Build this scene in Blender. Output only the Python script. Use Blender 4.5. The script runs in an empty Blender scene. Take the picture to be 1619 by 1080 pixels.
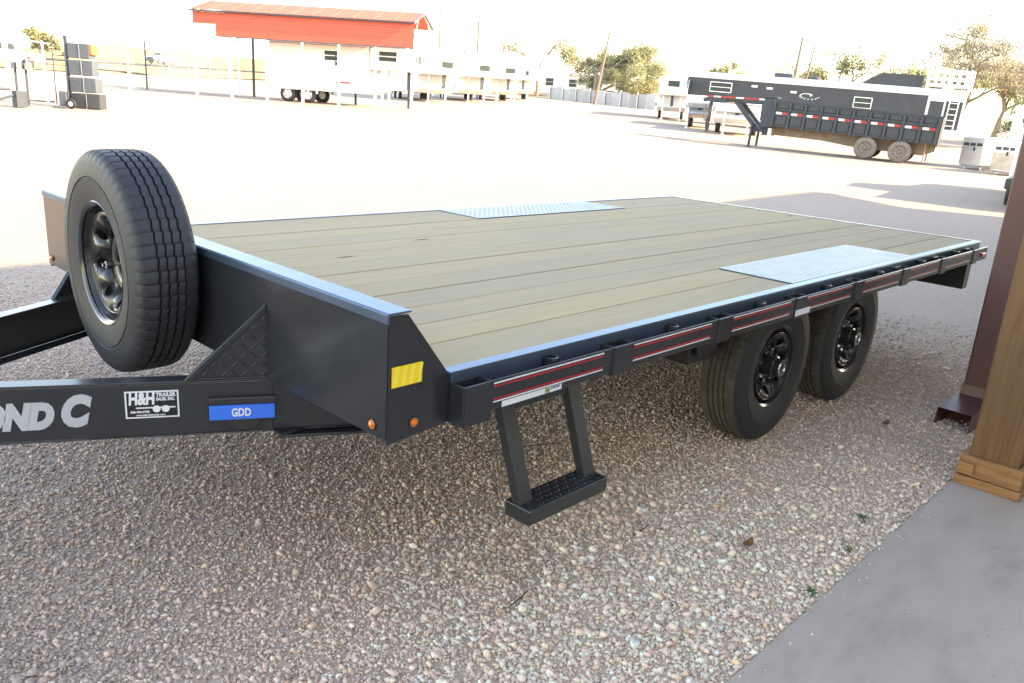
import bpy, bmesh, math, random
import numpy as np
from mathutils import Vector, Matrix
random.seed(7); rng = np.random.default_rng(7)
R = math.radians; PI = math.pi
S = bpy.context.scene; C = S.collection

# ------------------------------------------------------------------ camera
def cam_axes(pitch, roll, yaw):
    f = Vector((math.cos(yaw)*math.cos(pitch), math.sin(yaw)*math.cos(pitch), -math.sin(pitch)))
    r = Vector((math.sin(yaw), -math.cos(yaw), 0)); u = r.cross(f)
    c, s = math.cos(roll), math.sin(roll)
    return c*r + s*u, c*u - s*r, f
cr, cu, cf = cam_axes(R(16.444), R(3.913), R(43.206))
cd = bpy.data.cameras.new('camera'); cam = bpy.data.objects.new('camera', cd); C.objects.link(cam)
cam.matrix_world = Matrix(((cr.x, cu.x, -cf.x, -1.339), (cr.y, cu.y, -cf.y, -1.426), (cr.z, cu.z, -cf.z, 1.541), (0, 0, 0, 1)))
cd.sensor_width = 36; cd.lens = 1269.7/1619*36; cd.clip_end = 6000; cd.clip_start = .05
S.camera = cam
# ------------------------------------------------------------------ sky, sun, exposure
SUN_EL = R(27); SUN_XY = Vector((.50, -.866))
w = bpy.data.worlds.new('World'); S.world = w; w.use_nodes = True
nt = w.node_tree; bg = nt.nodes['Background']
sky = nt.nodes.new('ShaderNodeTexSky'); sky.sky_type = 'NISHITA'; sky.sun_disc = False
sky.sun_elevation = SUN_EL; sky.sun_rotation = math.atan2(SUN_XY.x, SUN_XY.y); sky.dust_density = .35; sky.ozone_density = 1.0
nt.links.new(sky.outputs[0], bg.inputs[0]); bg.inputs[1].default_value = .15
sl = bpy.data.lights.new('sun', 'SUN'); sun = bpy.data.objects.new('sun', sl); C.objects.link(sun)
sl.energy = 2.7; sl.angle = R(.53); sl.color = (1, .885, .69)
sd = Vector((SUN_XY.x*math.cos(SUN_EL), SUN_XY.y*math.cos(SUN_EL), math.sin(SUN_EL)))
sun.rotation_euler = sd.to_track_quat('Z', 'Y').to_euler(); sun.location = (20, -30, 20)
S.view_settings.view_transform = 'Standard'; S.view_settings.look = 'None'
S.view_settings.exposure = 2.74; S.view_settings.use_white_balance = True; S.view_settings.white_balance_temperature = 8900; S.view_settings.white_balance_tint = 16; S.view_settings.gamma = 1; S.view_settings.use_curve_mapping = False
S.render.engine = 'CYCLES'; S.cycles.use_denoising = True; S.cycles.max_bounces = 8

# ------------------------------------------------------------------ materials
def mat(name, col, rough=.5, metal=0., coat=0., var=.12, scale=6., bump=0., bscale=60., spec=.5, objvar=0., stretch=None, emit=None):
    m = bpy.data.materials.new(name); m.use_nodes = True; t = m.node_tree; b = t.nodes['Principled BSDF']
    N = t.nodes.new; L = t.links.new
    tc = N('ShaderNodeTexCoord'); src = tc.outputs['Object']
    if stretch:
        mp = N('ShaderNodeMapping'); mp.inputs['Scale'].default_value = stretch; L(src, mp.inputs[0]); src = mp.outputs[0]
    nz = N('ShaderNodeTexNoise'); nz.inputs['Scale'].default_value = scale; nz.inputs['Detail'].default_value = 6; nz.inputs['Roughness'].default_value = .65
    L(src, nz.inputs['Vector'])
    mr = N('ShaderNodeMapRange'); mr.inputs[1].default_value = .3; mr.inputs[2].default_value = .7
    mr.inputs[3].default_value = 1-var; mr.inputs[4].default_value = 1+var; L(nz.outputs[0], mr.inputs[0])
    fac = mr.outputs[0]
    if objvar:
        oi = N('ShaderNodeObjectInfo'); m2 = N('ShaderNodeMapRange'); m2.inputs[3].default_value = 1-objvar; m2.inputs[4].default_value = 1+objvar
        L(oi.outputs['Random'], m2.inputs[0]); mu = N('ShaderNodeMath'); mu.operation = 'MULTIPLY'; L(fac, mu.inputs[0]); L(m2.outputs[0], mu.inputs[1]); fac = mu.outputs[0]
    vm = N('ShaderNodeVectorMath'); vm.operation = 'SCALE'; vm.inputs[0].default_value = col; L(fac, vm.inputs['Scale'])
    L(vm.outputs[0], b.inputs['Base Color'])
    rr = N('ShaderNodeMapRange'); rr.inputs[3].default_value = max(rough-.07, .02); rr.inputs[4].default_value = min(rough+.07, 1); L(nz.outputs[0], rr.inputs[0]); L(rr.outputs[0], b.inputs['Roughness'])
    b.inputs['Metallic'].default_value = metal; b.inputs['Coat Weight'].default_value = coat; b.inputs['Coat Roughness'].default_value = .12
    b.inputs['Specular IOR Level'].default_value = spec
    if bump:
        n2 = N('ShaderNodeTexNoise'); n2.inputs['Scale'].default_value = bscale; n2.inputs['Detail'].default_value = 4; L(src, n2.inputs['Vector'])
        bp = N('ShaderNodeBump'); bp.inputs['Strength'].default_value = bump; bp.inputs['Distance'].default_value = .01; L(n2.outputs[0], bp.inputs['Height']); L(bp.outputs[0], b.inputs['Normal'])
    m['nodes'] = 1
    return m
M = {}
M['paint'] = mat('charcoal_paint', (.024, .0265, .030), .22, .0, .12, .1, 5)
M['paint_sky'] = mat('charcoal_sky_sheen', (.10, .14, .20), .30, .55, .05, .1, 5); M['paint_sky'].node_tree.nodes['Principled BSDF'].inputs['Specular Tint'].default_value = (.70, .85, 1, 1)  # copy of the charcoal paint with blue sky reflection put into its colour
M['black'] = mat('black_steel', (.014, .015, .017), .38, 0, .2, .15)
M['rubber'] = mat('rubber', (.019, .021, .025), .6, 0, 0, .2, 12, .08, 120)
M['dusty_rubber'] = mat('dusty_rubber', (.062, .053, .044), .85, 0, 0, .35, 14, .08, 120)
M['gloss_black'] = mat('gloss_black', (.022, .022, .024), .22, 0, .35, .1)
M['chrome'] = mat('chrome', (.7, .7, .72), .15, 1, 0, .05)
M['galv'] = mat('galvanised', (.5, .52, .55), .42, .7, 0, .12, 20)
M['tread'] = mat('tread_plate', (.115, .145, .185), .33, .85, 0, .07, 9)
M['white'] = mat('white_paint', (.7, .7, .7), .35, 0, .3, .04, 2)
M['decal_white'] = mat('decal_white', (.75, .76, .78), .4, 0, 0, .04)
M['silver_letter'] = mat('silver_letter', (.52, .54, .57), .35, .3, 0, .05)
M['decal_red'] = mat('decal_red', (.45, .02, .025), .4, 0, 0, .06)
M['decal_black'] = mat('decal_black', (.012, .012, .014), .4)
M['blue'] = mat('blue_plastic', (.008, .17, .78), .35, 0, .1, .05)
M['yellow'] = mat('yellow_reflector', (1, .68, .02), .35, 0, .5, .05)
M['yellow_pale'] = mat('pale_yellow_reflector', (1, .78, .09), .35, 0, .5, .05)
M['amber'] = mat('amber_lens', (.75, .16, .01), .15, 0, 1, .1)
M['redlens'] = mat('red_lens', (.6, .02, .02), .15, 0, 1, .1)
M['orange'] = mat('orange_label', (.85, .25, .03), .5)
M['alu'] = mat('aluminium', (.62, .63, .64), .38, .6, 0, .1, 4)
M['glass'] = mat('dark_glass', (.045, .06, .058), .3, 0, 0, .2, spec=.15)
M['bluegrey'] = mat('dark_blue_grey_steel', (.05, .062, .078), .6, 0, 0, .15, spec=.3)
M['trailer_black'] = mat('black_trailer_skin', (.045, .052, .060), .5, 0, 0, .15, 2, spec=.35)
M['dust'] = mat('dusty_frame', (.22, .17, .13), .9, 0, 0, .3, 4)
M['dusttyre'] = mat('dusty_tyre', (.19, .165, .14), .9, 0, 0, .25, 8)
M['redroof'] = mat('red_metal', (.55, .125, .085), .6, 0, 0, .08, 3, spec=.25)
M['trim'] = mat('dark_trim', (.06, .07, .09), .5)
M['post_white'] = mat('white_post', (.72, .73, .74), .45)
M['pole'] = mat('pole_wood', (.20, .15, .11), .9, 0, 0, .3, 6, .2, 30, stretch=(8, 8, .6))
M['bark'] = mat('bark', (.22, .18, .14), .95, 0, 0, .35, 6, .3, 30)
M['leaf_olive'] = mat('olive_leaves', (.37, .37, .22), .8, 0, 0, .4, 1.2, spec=.2)
M['leaf_brown'] = mat('brown_leaves', (.36, .33, .25), .8, 0, 0, .4, 1.2, spec=.2)
M['leaf_green'] = mat('green_leaves', (.32, .33, .19), .8, 0, 0, .4, 1.2, spec=.2)
M['brown_metal'] = mat('brown_metal', (.088, .034, .029), .42, .1, .2, .08, 3, .02, 50)
M['concrete'] = None
M['plastic_dark'] = mat('dark_plastic', (.075, .09, .11), .5, 0, 0, .15)
M['orange_plastic'] = mat('orange_plastic', (.75, .16, .06), .5)
M['building'] = mat('cream_bounce_wall', (.78, .74, .66), .5, 0, 0, .08)  # unseen wall, kept pale to bounce fill light onto the near gravel
M['roofmetal'] = mat('roof_metal', (.22, .13, .1), .5, 0, 0, .08)
M['fencegrey'] = mat('grey_fence_metal', (.34, .35, .36), .6, .1, 0, .15, objvar=.15)
M['earth'] = mat('earth_mound', (.30, .19, .11), .95, 0, 0, .3, .8)
M['mobile'] = mat('mobile_home_siding', (.78, .78, .76), .5, 0, 0, .05)
M['asphalt'] = mat('asphalt', (.075, .07, .075), .9, 0, 0, .15, .6)
M['drygrass'] = mat('dry_grass', (.34, .25, .10), .95, 0, 0, .3, .7)
M['weed'] = mat('weed_green', (.045, .12, .025), .6, 0, 0, .3)
M['twig'] = mat('twig', (.05, .038, .028), .8)
M['leafdry'] = mat('dry_leaf', (.16, .075, .025), .8)
M['solar'] = mat('solar_panel', (.03, .07, .2), .15, 0, .5)

for k_ in ('leaf_olive', 'leaf_brown', 'leaf_green'):
    t_ = M[k_].node_tree; b_ = t_.nodes['Principled BSDF']; tl_ = t_.nodes.new('ShaderNodeBsdfTranslucent'); mx_ = t_.nodes.new('ShaderNodeMixShader'); mx_.inputs[0].default_value = .45
    t_.links.new(b_.inputs['Base Color'].links[0].from_socket, tl_.inputs[0]); t_.links.new(b_.outputs[0], mx_.inputs[1]); t_.links.new(tl_.outputs[0], mx_.inputs[2]); t_.links.new(mx_.outputs[0], [n for n in t_.nodes if n.type == 'OUTPUT_MATERIAL'][0].inputs[0])
def wood_mat(name, col, dark, grain=(1.2, 24, 24), rough=.6, knots=True, objvar=.13, kscale=(1.1, 5.2, 5.2), tintamt=.5):
    m = bpy.data.materials.new(name); m.use_nodes = True; t = m.node_tree; b = t.nodes['Principled BSDF']; N = t.nodes.new; L = t.links.new
    tc = N('ShaderNodeTexCoord'); oi = N('ShaderNodeObjectInfo')
    add = N('ShaderNodeVectorMath'); add.operation = 'ADD'; L(tc.outputs['Object'], add.inputs[0])
    sc = N('ShaderNodeVectorMath'); sc.operation = 'SCALE'; sc.inputs[0].default_value = (37, 11, 5); L(oi.outputs['Random'], sc.inputs['Scale']); L(sc.outputs[0], add.inputs[1])
    mp = N('ShaderNodeMapping'); mp.inputs['Scale'].default_value = grain; L(add.outputs[0], mp.inputs[0])
    nz = N('ShaderNodeTexNoise'); nz.inputs['Scale'].default_value = 2.2; nz.inputs['Detail'].default_value = 7; nz.inputs['Distortion'].default_value = .6; L(mp.outputs[0], nz.inputs['Vector'])
    cr_ = N('ShaderNodeValToRGB'); e = cr_.color_ramp.elements; e[0].position = .34; e[0].color = (*dark, 1); e[1].position = .56; e[1].color = (*col, 1); L(nz.outputs[0], cr_.inputs[0])
    # broad patches, greener and yellower
    n2 = N('ShaderNodeTexNoise'); n2.inputs['Scale'].default_value = .9; m2 = N('ShaderNodeMapping'); m2.inputs['Scale'].default_value = (.8, 6, 6); L(add.outputs[0], m2.inputs[0]); L(m2.outputs[0], n2.inputs['Vector'])
    mx = N('ShaderNodeMixRGB'); mx.blend_type = 'MULTIPLY'; r2 = N('ShaderNodeValToRGB'); r2.color_ramp.elements[0].position = .35; r2.color_ramp.elements[1].position = .65
    r2.color_ramp.elements[0].color = (.9, .93, .99, 1); r2.color_ramp.elements[1].color = (1.04, 1.0, .9, 1); L(n2.outputs[0], r2.inputs[0])
    mx.inputs[0].default_value = tintamt*1.6 if tintamt*1.6 < 1 else 1; L(cr_.outputs[0], mx.inputs[1]); L(r2.outputs[0], mx.inputs[2])
    # per-board tint
    r3 = N('ShaderNodeValToRGB'); r3.color_ramp.elements[0].color = (1-objvar, 1-objvar*.9, 1-objvar*.5, 1); r3.color_ramp.elements[1].color = (1+objvar, 1+objvar*.75, 1+objvar*.2, 1); L(oi.outputs['Random'], r3.inputs[0])
    m3 = N('ShaderNodeMixRGB'); m3.blend_type = 'MULTIPLY'; m3.inputs[0].default_value = 1; L(mx.outputs[0], m3.inputs[1]); L(r3.outputs[0], m3.inputs[2])
    out = m3.outputs[0]
    if knots:
        vo = N('ShaderNodeTexVoronoi'); vo.inputs['Scale'].default_value = 1; vo.inputs['Randomness'].default_value = 1
        mk = N('ShaderNodeMapping'); mk.inputs['Scale'].default_value = kscale; L(add.outputs[0], mk.inputs[0]); L(mk.outputs[0], vo.inputs['Vector'])
        rk = N('ShaderNodeValToRGB'); ek = rk.color_ramp.elements; ek[0].position = .03; ek[0].color = (.16, .10, .06, 1); ek[1].position = .075; ek[1].color = (1, 1, 1, 1); L(vo.outputs['Distance'], rk.inputs[0])
        # only some cells carry a knot
        sp = N('ShaderNodeSeparateColor'); L(vo.outputs['Color'], sp.inputs[0]); gt = N('ShaderNodeMath'); gt.operation = 'GREATER_THAN'; gt.inputs[1].default_value = .45; L(sp.outputs[0], gt.inputs[0])
        m4 = N('ShaderNodeMixRGB'); m4.blend_type = 'MULTIPLY'; L(gt.outputs[0], m4.inputs[0]); L(out, m4.inputs[1]); L(rk.outputs[0], m4.inputs[2]); out = m4.outputs[0]
    L(out, b.inputs['Base Color']); b.inputs['Roughness'].default_value = rough; b.inputs['Specular IOR Level'].default_value = .22
    bp = N('ShaderNodeBump'); bp.inputs['Strength'].default_value = .12; bp.inputs['Distance'].default_value = .004; L(nz.outputs[0], bp.inputs['Height']); L(bp.outputs[0], b.inputs['Normal'])
    return m
M['board'] = wood_mat('treated_pine', (.425, .334, .216), (.392, .305, .197), rough=.8, objvar=.05, tintamt=.35)
M['post_wood'] = wood_mat('cedar_post', (.175, .096, .048), (.12, .062, .03), (14, 14, .7), .7, False, .05, tintamt=.3)
M['trim_wood'] = wood_mat('cedar_trim', (.37, .18, .078), (.27, .125, .052), (3, 3, 22), .65, False, .1, tintamt=.3)

M['tongue'] = mat('raw_wood_edge', (.46, .28, .10), .8, var=.2)
def gravel_mat():
    m = bpy.data.materials.new('gravel_ground'); m.use_nodes = True; t = m.node_tree; b = t.nodes['Principled BSDF']; N = t.nodes.new; L = t.links.new
    geo = N('ShaderNodeNewGeometry')
    def vor(scale):
        v = N('ShaderNodeTexVoronoi'); v.inputs['Scale'].default_value = scale; L(geo.outputs['Position'], v.inputs['Vector']); return v
    v1, v2 = vor(95), vor(38)
    def ramp(v):
        sp = N('ShaderNodeSeparateColor'); L(v.outputs['Color'], sp.inputs[0])
        r = N('ShaderNodeValToRGB'); els = r.color_ramp.elements
        cols = [(0, (0.272, 0.217, 0.179)), (0.25, (0.336, 0.268, 0.22)), (0.5, (0.376, 0.302, 0.25)), (0.75, (0.416, 0.336, 0.279)), (1, (0.352, 0.291, 0.247))]
        els[0].position = 0; els[0].color = (*cols[0][1], 1); els[1].position = 1; els[1].color = (*cols[-1][1], 1)
        for p, c in cols[1:-1]: e = els.new(p); e.color = (*c, 1)
        L(sp.outputs[1], r.inputs[0]); return r
    ra, rb = ramp(v1), ramp(v2)
    big = N('ShaderNodeTexNoise'); big.inputs['Scale'].default_value = .55; big.inputs['Detail'].default_value = 5; L(geo.outputs['Position'], big.inputs['Vector'])
    fine = N('ShaderNodeTexNoise'); fine.inputs['Scale'].default_value = 5; fine.inputs['Detail'].default_value = 6; L(geo.outputs['Position'], fine.inputs['Vector'])
    sel = N('ShaderNodeMapRange'); sel.inputs[1].default_value = .42; sel.inputs[2].default_value = .62; L(fine.outputs[0], sel.inputs[0])
    mx = N('ShaderNodeMixRGB'); L(sel.outputs[0], mx.inputs[0]); L(ra.outputs[0], mx.inputs[1]); L(rb.outputs[0], mx.inputs[2])
    # packed dust between the stones, in patches
    ds = N('ShaderNodeMapRange'); ds.inputs[1].default_value = .4; ds.inputs[2].default_value = .68; ds.inputs[3].default_value = .12; ds.inputs[4].default_value = .62; L(big.outputs[0], ds.inputs[0])
    m2 = N('ShaderNodeMixRGB'); m2.inputs[2].default_value = (0.376, 0.302, 0.249, 1); L(ds.outputs[0], m2.inputs[0]); L(mx.outputs[0], m2.inputs[1])
    # brighter patch before the slab: flash light painted in, over pinkish stone
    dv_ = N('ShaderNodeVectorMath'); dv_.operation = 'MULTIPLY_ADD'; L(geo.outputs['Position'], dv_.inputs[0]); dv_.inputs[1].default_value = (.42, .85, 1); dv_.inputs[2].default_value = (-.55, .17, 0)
    ln_ = N('ShaderNodeVectorMath'); ln_.operation = 'LENGTH'; L(dv_.outputs[0], ln_.inputs[0]); flash_fac = N('ShaderNodeMapRange'); flash_fac.inputs[1].default_value = .2; flash_fac.inputs[2].default_value = 1.9; flash_fac.inputs[3].default_value = 1; flash_fac.inputs[4].default_value = 0; L(ln_.outputs['Value'], flash_fac.inputs[0])
    m9 = N('ShaderNodeMixRGB'); m9.blend_type = 'MULTIPLY'; m9.inputs[2].default_value = (1.62, 1.57, 1.50, 1); L(flash_fac.outputs[0], m9.inputs[0]); L(m2.outputs[0], m9.inputs[1]); m2 = m9
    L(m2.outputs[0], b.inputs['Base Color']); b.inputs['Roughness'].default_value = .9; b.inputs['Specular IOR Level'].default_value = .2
    ad = N('ShaderNodeMath'); ad.operation = 'ADD'; L(v1.outputs['Distance'], ad.inputs[0]); L(v2.outputs['Distance'], ad.inputs[1])
    bp = N('ShaderNodeBump'); bp.invert = True; bp.inputs['Strength'].default_value = .4; bp.inputs['Distance'].default_value = .012; L(ad.outputs[0], bp.inputs['Height']); L(bp.outputs[0], b.inputs['Normal'])
    return m
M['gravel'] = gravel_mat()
def stone_mat():
    m = bpy.data.materials.new('gravel_stone'); m.use_nodes = True; t = m.node_tree; b = t.nodes['Principled BSDF']
    a = t.nodes.new('ShaderNodeAttribute'); a.attribute_name = 'stone'; t.links.new(a.outputs['Color'], b.inputs['Base Color']); b.inputs['Roughness'].default_value = .95; b.inputs['Specular IOR Level'].default_value = .1
    return m
M['stone'] = stone_mat()
def concrete_mat():
    m = bpy.data.materials.new('concrete'); m.use_nodes = True; t = m.node_tree; b = t.nodes['Principled BSDF']; N = t.nodes.new; L = t.links.new
    geo = N('ShaderNodeNewGeometry'); mp = N('ShaderNodeMapping'); mp.inputs['Scale'].default_value = (1, 2.4, 1); mp.inputs['Rotation'].default_value = (0, 0, .5); L(geo.outputs['Position'], mp.inputs[0])
    n1 = N('ShaderNodeTexNoise'); n1.inputs['Scale'].default_value = 2.2; n1.inputs['Detail'].default_value = 9; n1.inputs['Roughness'].default_value = .68; L(mp.outputs[0], n1.inputs['Vector'])
    r = N('ShaderNodeValToRGB'); e = r.color_ramp.elements; e[0].position = .3; e[0].color = (0.328, 0.264, 0.221, 1); e[1].position = .68; e[1].color = (0.447, 0.379, 0.33, 1)
    x = e.new(.48); x.color = (0.404, 0.337, 0.288, 1); L(n1.outputs[0], r.inputs[0])
    n4 = N('ShaderNodeTexNoise'); n4.inputs['Scale'].default_value = 1.1; n4.inputs['Detail'].default_value = 7; n4.inputs['Roughness'].default_value = .7; mp4 = N('ShaderNodeMapping'); mp4.inputs['Scale'].default_value = (1, 3.2, 1); mp4.inputs['Rotation'].default_value = (0, 0, .35); L(geo.outputs['Position'], mp4.inputs[0]); L(mp4.outputs[0], n4.inputs['Vector'])
    r4 = N('ShaderNodeMapRange'); r4.inputs[1].default_value = .5; r4.inputs[2].default_value = .68; r4.inputs[4].default_value = .55; L(n4.outputs[0], r4.inputs[0])
    m4 = N('ShaderNodeMixRGB'); m4.inputs[2].default_value = (.40, .315, .25, 1); L(r4.outputs[0], m4.inputs[0]); L(r.outputs[0], m4.inputs[1]); r = m4
    # small dark specks and pits
    v = N('ShaderNodeTexVoronoi'); v.inputs['Scale'].default_value = 14; L(geo.outputs['Position'], v.inputs['Vector'])
    rk = N('ShaderNodeValToRGB'); rk.color_ramp.elements[0].position = .035; rk.color_ramp.elements[0].color = (.35, .3, .26, 1); rk.color_ramp.elements[1].position = .06; rk.color_ramp.elements[1].color = (1, 1, 1, 1); L(v.outputs['Distance'], rk.inputs[0])
    mx = N('ShaderNodeMixRGB'); mx.blend_type = 'MULTIPLY'; mx.inputs[0].default_value = .7; L(r.outputs[0], mx.inputs[1]); L(rk.outputs[0], mx.inputs[2])
    L(mx.outputs[0], b.inputs['Base Color']); b.inputs['Roughness'].default_value = .72
    n3 = N('ShaderNodeTexNoise'); n3.inputs['Scale'].default_value = 70; n3.inputs['Detail'].default_value = 5; L(mp.outputs[0], n3.inputs['Vector'])
    bp = N('ShaderNodeBump'); bp.inputs['Strength'].default_value = .15; bp.inputs['Distance'].default_value = .006; L(n3.outputs[0], bp.inputs['Height']); L(bp.outputs[0], b.inputs['Normal'])
    return m
M['concrete'] = concrete_mat()

# ------------------------------------------------------------------ mesh helpers
def bm_(): return bmesh.new()
def box(bm, x0, x1, y0, y1, z0, z1, T=None):
    v = [Vector((x, y, z)) for x in (x0, x1) for y in (y0, y1) for z in (z0, z1)]
    if T is not None: v = [T @ p for p in v]
    v = [bm.verts.new(p) for p in v]
    for f in ((0, 1, 3, 2), (4, 6, 7, 5), (0, 4, 5, 1), (2, 3, 7, 6), (0, 2, 6, 4), (1, 5, 7, 3)): bm.faces.new([v[i] for i in f])
    return bm
def prism(bm, poly, a, b, axis='y', T=None):
    """extrude a 2-D polygon from a to b along an axis: y -> (x,z), x -> (y,z), z -> (x,y)"""
    mk = {'y': lambda p, t: Vector((p[0], t, p[1])), 'x': lambda p, t: Vector((t, p[0], p[1])), 'z': lambda p, t: Vector((p[0], p[1], t))}[axis]
    A = [mk(p, a) for p in poly]; B = [mk(p, b) for p in poly]
    if T is not None: A = [T @ p for p in A]; B = [T @ p for p in B]
    A = [bm.verts.new(p) for p in A]; B = [bm.verts.new(p) for p in B]; n = len(poly)
    bm.faces.new(A); bm.faces.new(B[::-1])
    for i in range(n): bm.faces.new([A[i], B[i], B[(i+1) % n], A[(i+1) % n]])
    return bm
def tube(bm, pts, rad, n=8, caps=True):
    pts = [Vector(p) for p in pts]; rad = rad if isinstance(rad, (list, tuple)) else [rad]*len(pts)
    rings = []; prev = None
    for i, p in enumerate(pts):
        d = (pts[min(i+1, len(pts)-1)]-pts[max(i-1, 0)]).normalized()
        if prev is None:
            e1 = d.orthogonal().normalized()
        else:
            e1 = (prev-d*prev.dot(d)).normalized()
        prev = e1; e2 = d.cross(e1)
        rings.append([bm.verts.new(p+rad[i]*(math.cos(2*PI*k/n)*e1+math.sin(2*PI*k/n)*e2)) for k in range(n)])
    for a, b in zip(rings, rings[1:]):
        for k in range(n): bm.faces.new([a[k], a[(k+1) % n], b[(k+1) % n], b[k]])
    if caps and n > 2:
        bm.faces.new(rings[0][::-1]); bm.faces.new(rings[-1])
    return bm
def lathe(bm, prof, n=48, axis='y', close=False, angs=None, rmod=None, T=None, amod=None):
    """prof: list of (axial, radius)"""
    angs = angs or [2*PI*k/n for k in range(n)]; n = len(angs); rings = []
    for j, (a, r) in enumerate(prof):
        ring = []
        for k, t in enumerate(angs):
            q = r-(rmod(j, k) if rmod else 0); c, s = q*math.cos(t), q*math.sin(t); aa = a+(amod(j, k) if amod else 0)
            p = Vector((c, aa, s)) if axis == 'y' else Vector((aa, c, s)) if axis == 'x' else Vector((c, s, aa))
            ring.append(bm.verts.new(T @ p if T is not None else p))
        rings.append(ring)
    m = len(prof)
    for j in range(m if close else m-1):
        a, b = rings[j], rings[(j+1) % m]
        for k in range(n): bm.faces.new([a[k], b[k], b[(k+1) % n], a[(k+1) % n]])
    return bm
def disc(bm, c, r, n=20, axis='y', T=None):
    v = []
    for k in range(n):
        a, b = r*math.cos(2*PI*k/n), r*math.sin(2*PI*k/n)
        p = Vector(c)+(Vector((a, 0, b)) if axis == 'y' else Vector((0, a, b)) if axis == 'x' else Vector((a, b, 0)))
        v.append(bm.verts.new(T @ p if T is not None else p))
    bm.faces.new(v)
def ob(name, bm, m, parent=None, smooth=False, bevel=0, solid=0, fixn=True, kind=None, loc=None):
    if fixn: bmesh.ops.recalc_face_normals(bm, faces=bm.faces)
    me = bpy.data.meshes.new(name); bm.to_mesh(me); bm.free()
    if smooth:
        me.polygons.foreach_set('use_smooth', [True]*len(me.polygons))
        if smooth != 'all':
            try: me.set_sharp_from_angle(angle=R(38))
            except Exception: pass
    o = bpy.data.objects.new(name, me); C.objects.link(o)
    for x in (m if isinstance(m, (list, tuple)) else [m]): me.materials.append(x)
    if parent: o.parent = parent
    if loc: o.location = loc
    if solid:
        s = o.modifiers.new('thickness', 'SOLIDIFY'); s.thickness = solid; s.offset = 0
    if bevel:
        b = o.modifiers.new('bevel', 'BEVEL'); b.width = bevel; b.segments = 2; b.limit_method = 'ANGLE'; b.angle_limit = R(40)
    if kind: o['kind'] = kind
    return o
def thing(name, label, cat, loc=(0, 0, 0), rz=0, group=None):
    o = bpy.data.objects.new(name, None); C.objects.link(o); o.location = loc; o.rotation_euler = (0, 0, rz)
    o['label'] = label; o['category'] = cat
    if group: o['group'] = group
    return o
def tag(o, label, cat, group=None):
    o['label'] = label; o['category'] = cat
    if group: o['group'] = group
    return o
def structure(o): o['kind'] = 'structure'; return o
KIDS = None
def dup(root, loc=None, rz=None, label=None, parent=None):
    c = root.copy(); C.objects.link(c)
    if parent is not None: c.parent = parent
    if loc is not None: c.location = loc
    if rz is not None: c.rotation_euler = (0, 0, rz)
    if label: c['label'] = label
    for ch in list(root.children): dup(ch, parent=c)
    return c
def part_empty(name, parent, loc=(0, 0, 0), rot=(0, 0, 0)):
    o = bpy.data.objects.new(name, None); C.objects.link(o); o.parent = parent; o.location = loc; o.rotation_euler = rot; return o
def text(name, body, size, m, parent, T, shear=0, bold=0, align='LEFT', sx=1, ext=.0006):
    cu_ = bpy.data.curves.new(name, 'FONT'); cu_.body = body; cu_.size = size; cu_.shear = shear; cu_.offset = bold; cu_.extrude = ext
    cu_.align_x = align; cu_.align_y = 'BOTTOM_BASELINE' if False else 'BOTTOM'; cu_.resolution_u = 4
    tmp = bpy.data.objects.new(name+'_curve', cu_); me = bpy.data.meshes.new_from_object(tmp); bpy.data.objects.remove(tmp); bpy.data.curves.remove(cu_)
    me.materials.clear(); me.materials.append(m)
    o = bpy.data.objects.new(name, me); C.objects.link(o); o.parent = parent
    o.matrix_local = T @ Matrix.Diagonal((sx, 1, 1, 1)); return o

# ------------------------------------------------------------------ terrain
CTRL = [(7, 22.8, .67), (5.3, 23.1, .60), (15.7, 34.9, .93), (21.7, 27.2, 1.0), (18.6, 38, .9), (22.5, 28.6, 1.1), (32, 39, 1.16), (38.5, 41.5, 1.5), (44.6, 44, 1.75), (52, 48.5, 2.0),
        (68, 54, 2.07), (59.9, 47.8, 2.0), (44.5, 27.3, 1.2), (49.5, 12.6, .56), (28.9, 16, .62), (29, 10, .46), (29.5, 8, .42), (28, 6, .42), (18.3, 3, .3), (16.4, 2.4, .12), (61, 146, 4.3), (46, 147, 2.9), (68.7, 123, 3.7), (33, 107, 2.0), (67.8, 16.4, 1.45), (72, 66, 2.7), (84, 53, 2.35)]
def plane_z(x, y): return .024*y+.0085*x
def terr(x, y):
    p = plane_z(x, y); sw = 0; sr = 0
    for a, b, c in CTRL:
        s = 6+.16*math.hypot(a, b); q = math.exp(-((x-a)**2+(y-b)**2)/(s*s)); sw += q; sr += q*(c-plane_z(a, b))
    p += sr/(sw+.15)
    d = math.hypot(x-2, y-1.5); k = min(max((d-5)/9, 0), 1); k = k*k*(3-2*k)
    return p*k if d < 14 else p
def P(x, y, dz=0): return Vector((x, y, terr(x, y)+dz))

bm = bm_(); rings = [0, 1.5, 3, 4.5, 6, 7.5, 9, 11, 13, 15, 17.5, 20, 23, 26, 30, 34, 38, 43, 48, 54, 60, 68, 77, 88, 100, 115, 132, 150, 180, 220, 280, 360, 500, 700, 1000, 1500, 2400, 4000]
prev = None; na = 120
for r in rings:
    cur = [bm.verts.new((2+r*math.cos(2*PI*k/na), 1+r*math.sin(2*PI*k/na), terr(2+r*math.cos(2*PI*k/na), 1+r*math.sin(2*PI*k/na)) if r < 1500 else terr(2+1500*math.cos(2*PI*k/na), 1+1500*math.sin(2*PI*k/na))-(r-1500)*.004)) for k in range(na)] if r else [bm.verts.new((2, 1, 0))]
    if prev:
        for k in range(na):
            if len(prev) == 1: bm.faces.new([prev[0], cur[k], cur[(k+1) % na]])
            else: bm.faces.new([prev[k], cur[k], cur[(k+1) % na], prev[(k+1) % na]])
    prev = cur
structure(ob('ground', bm, M['gravel'], smooth='all'))
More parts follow.
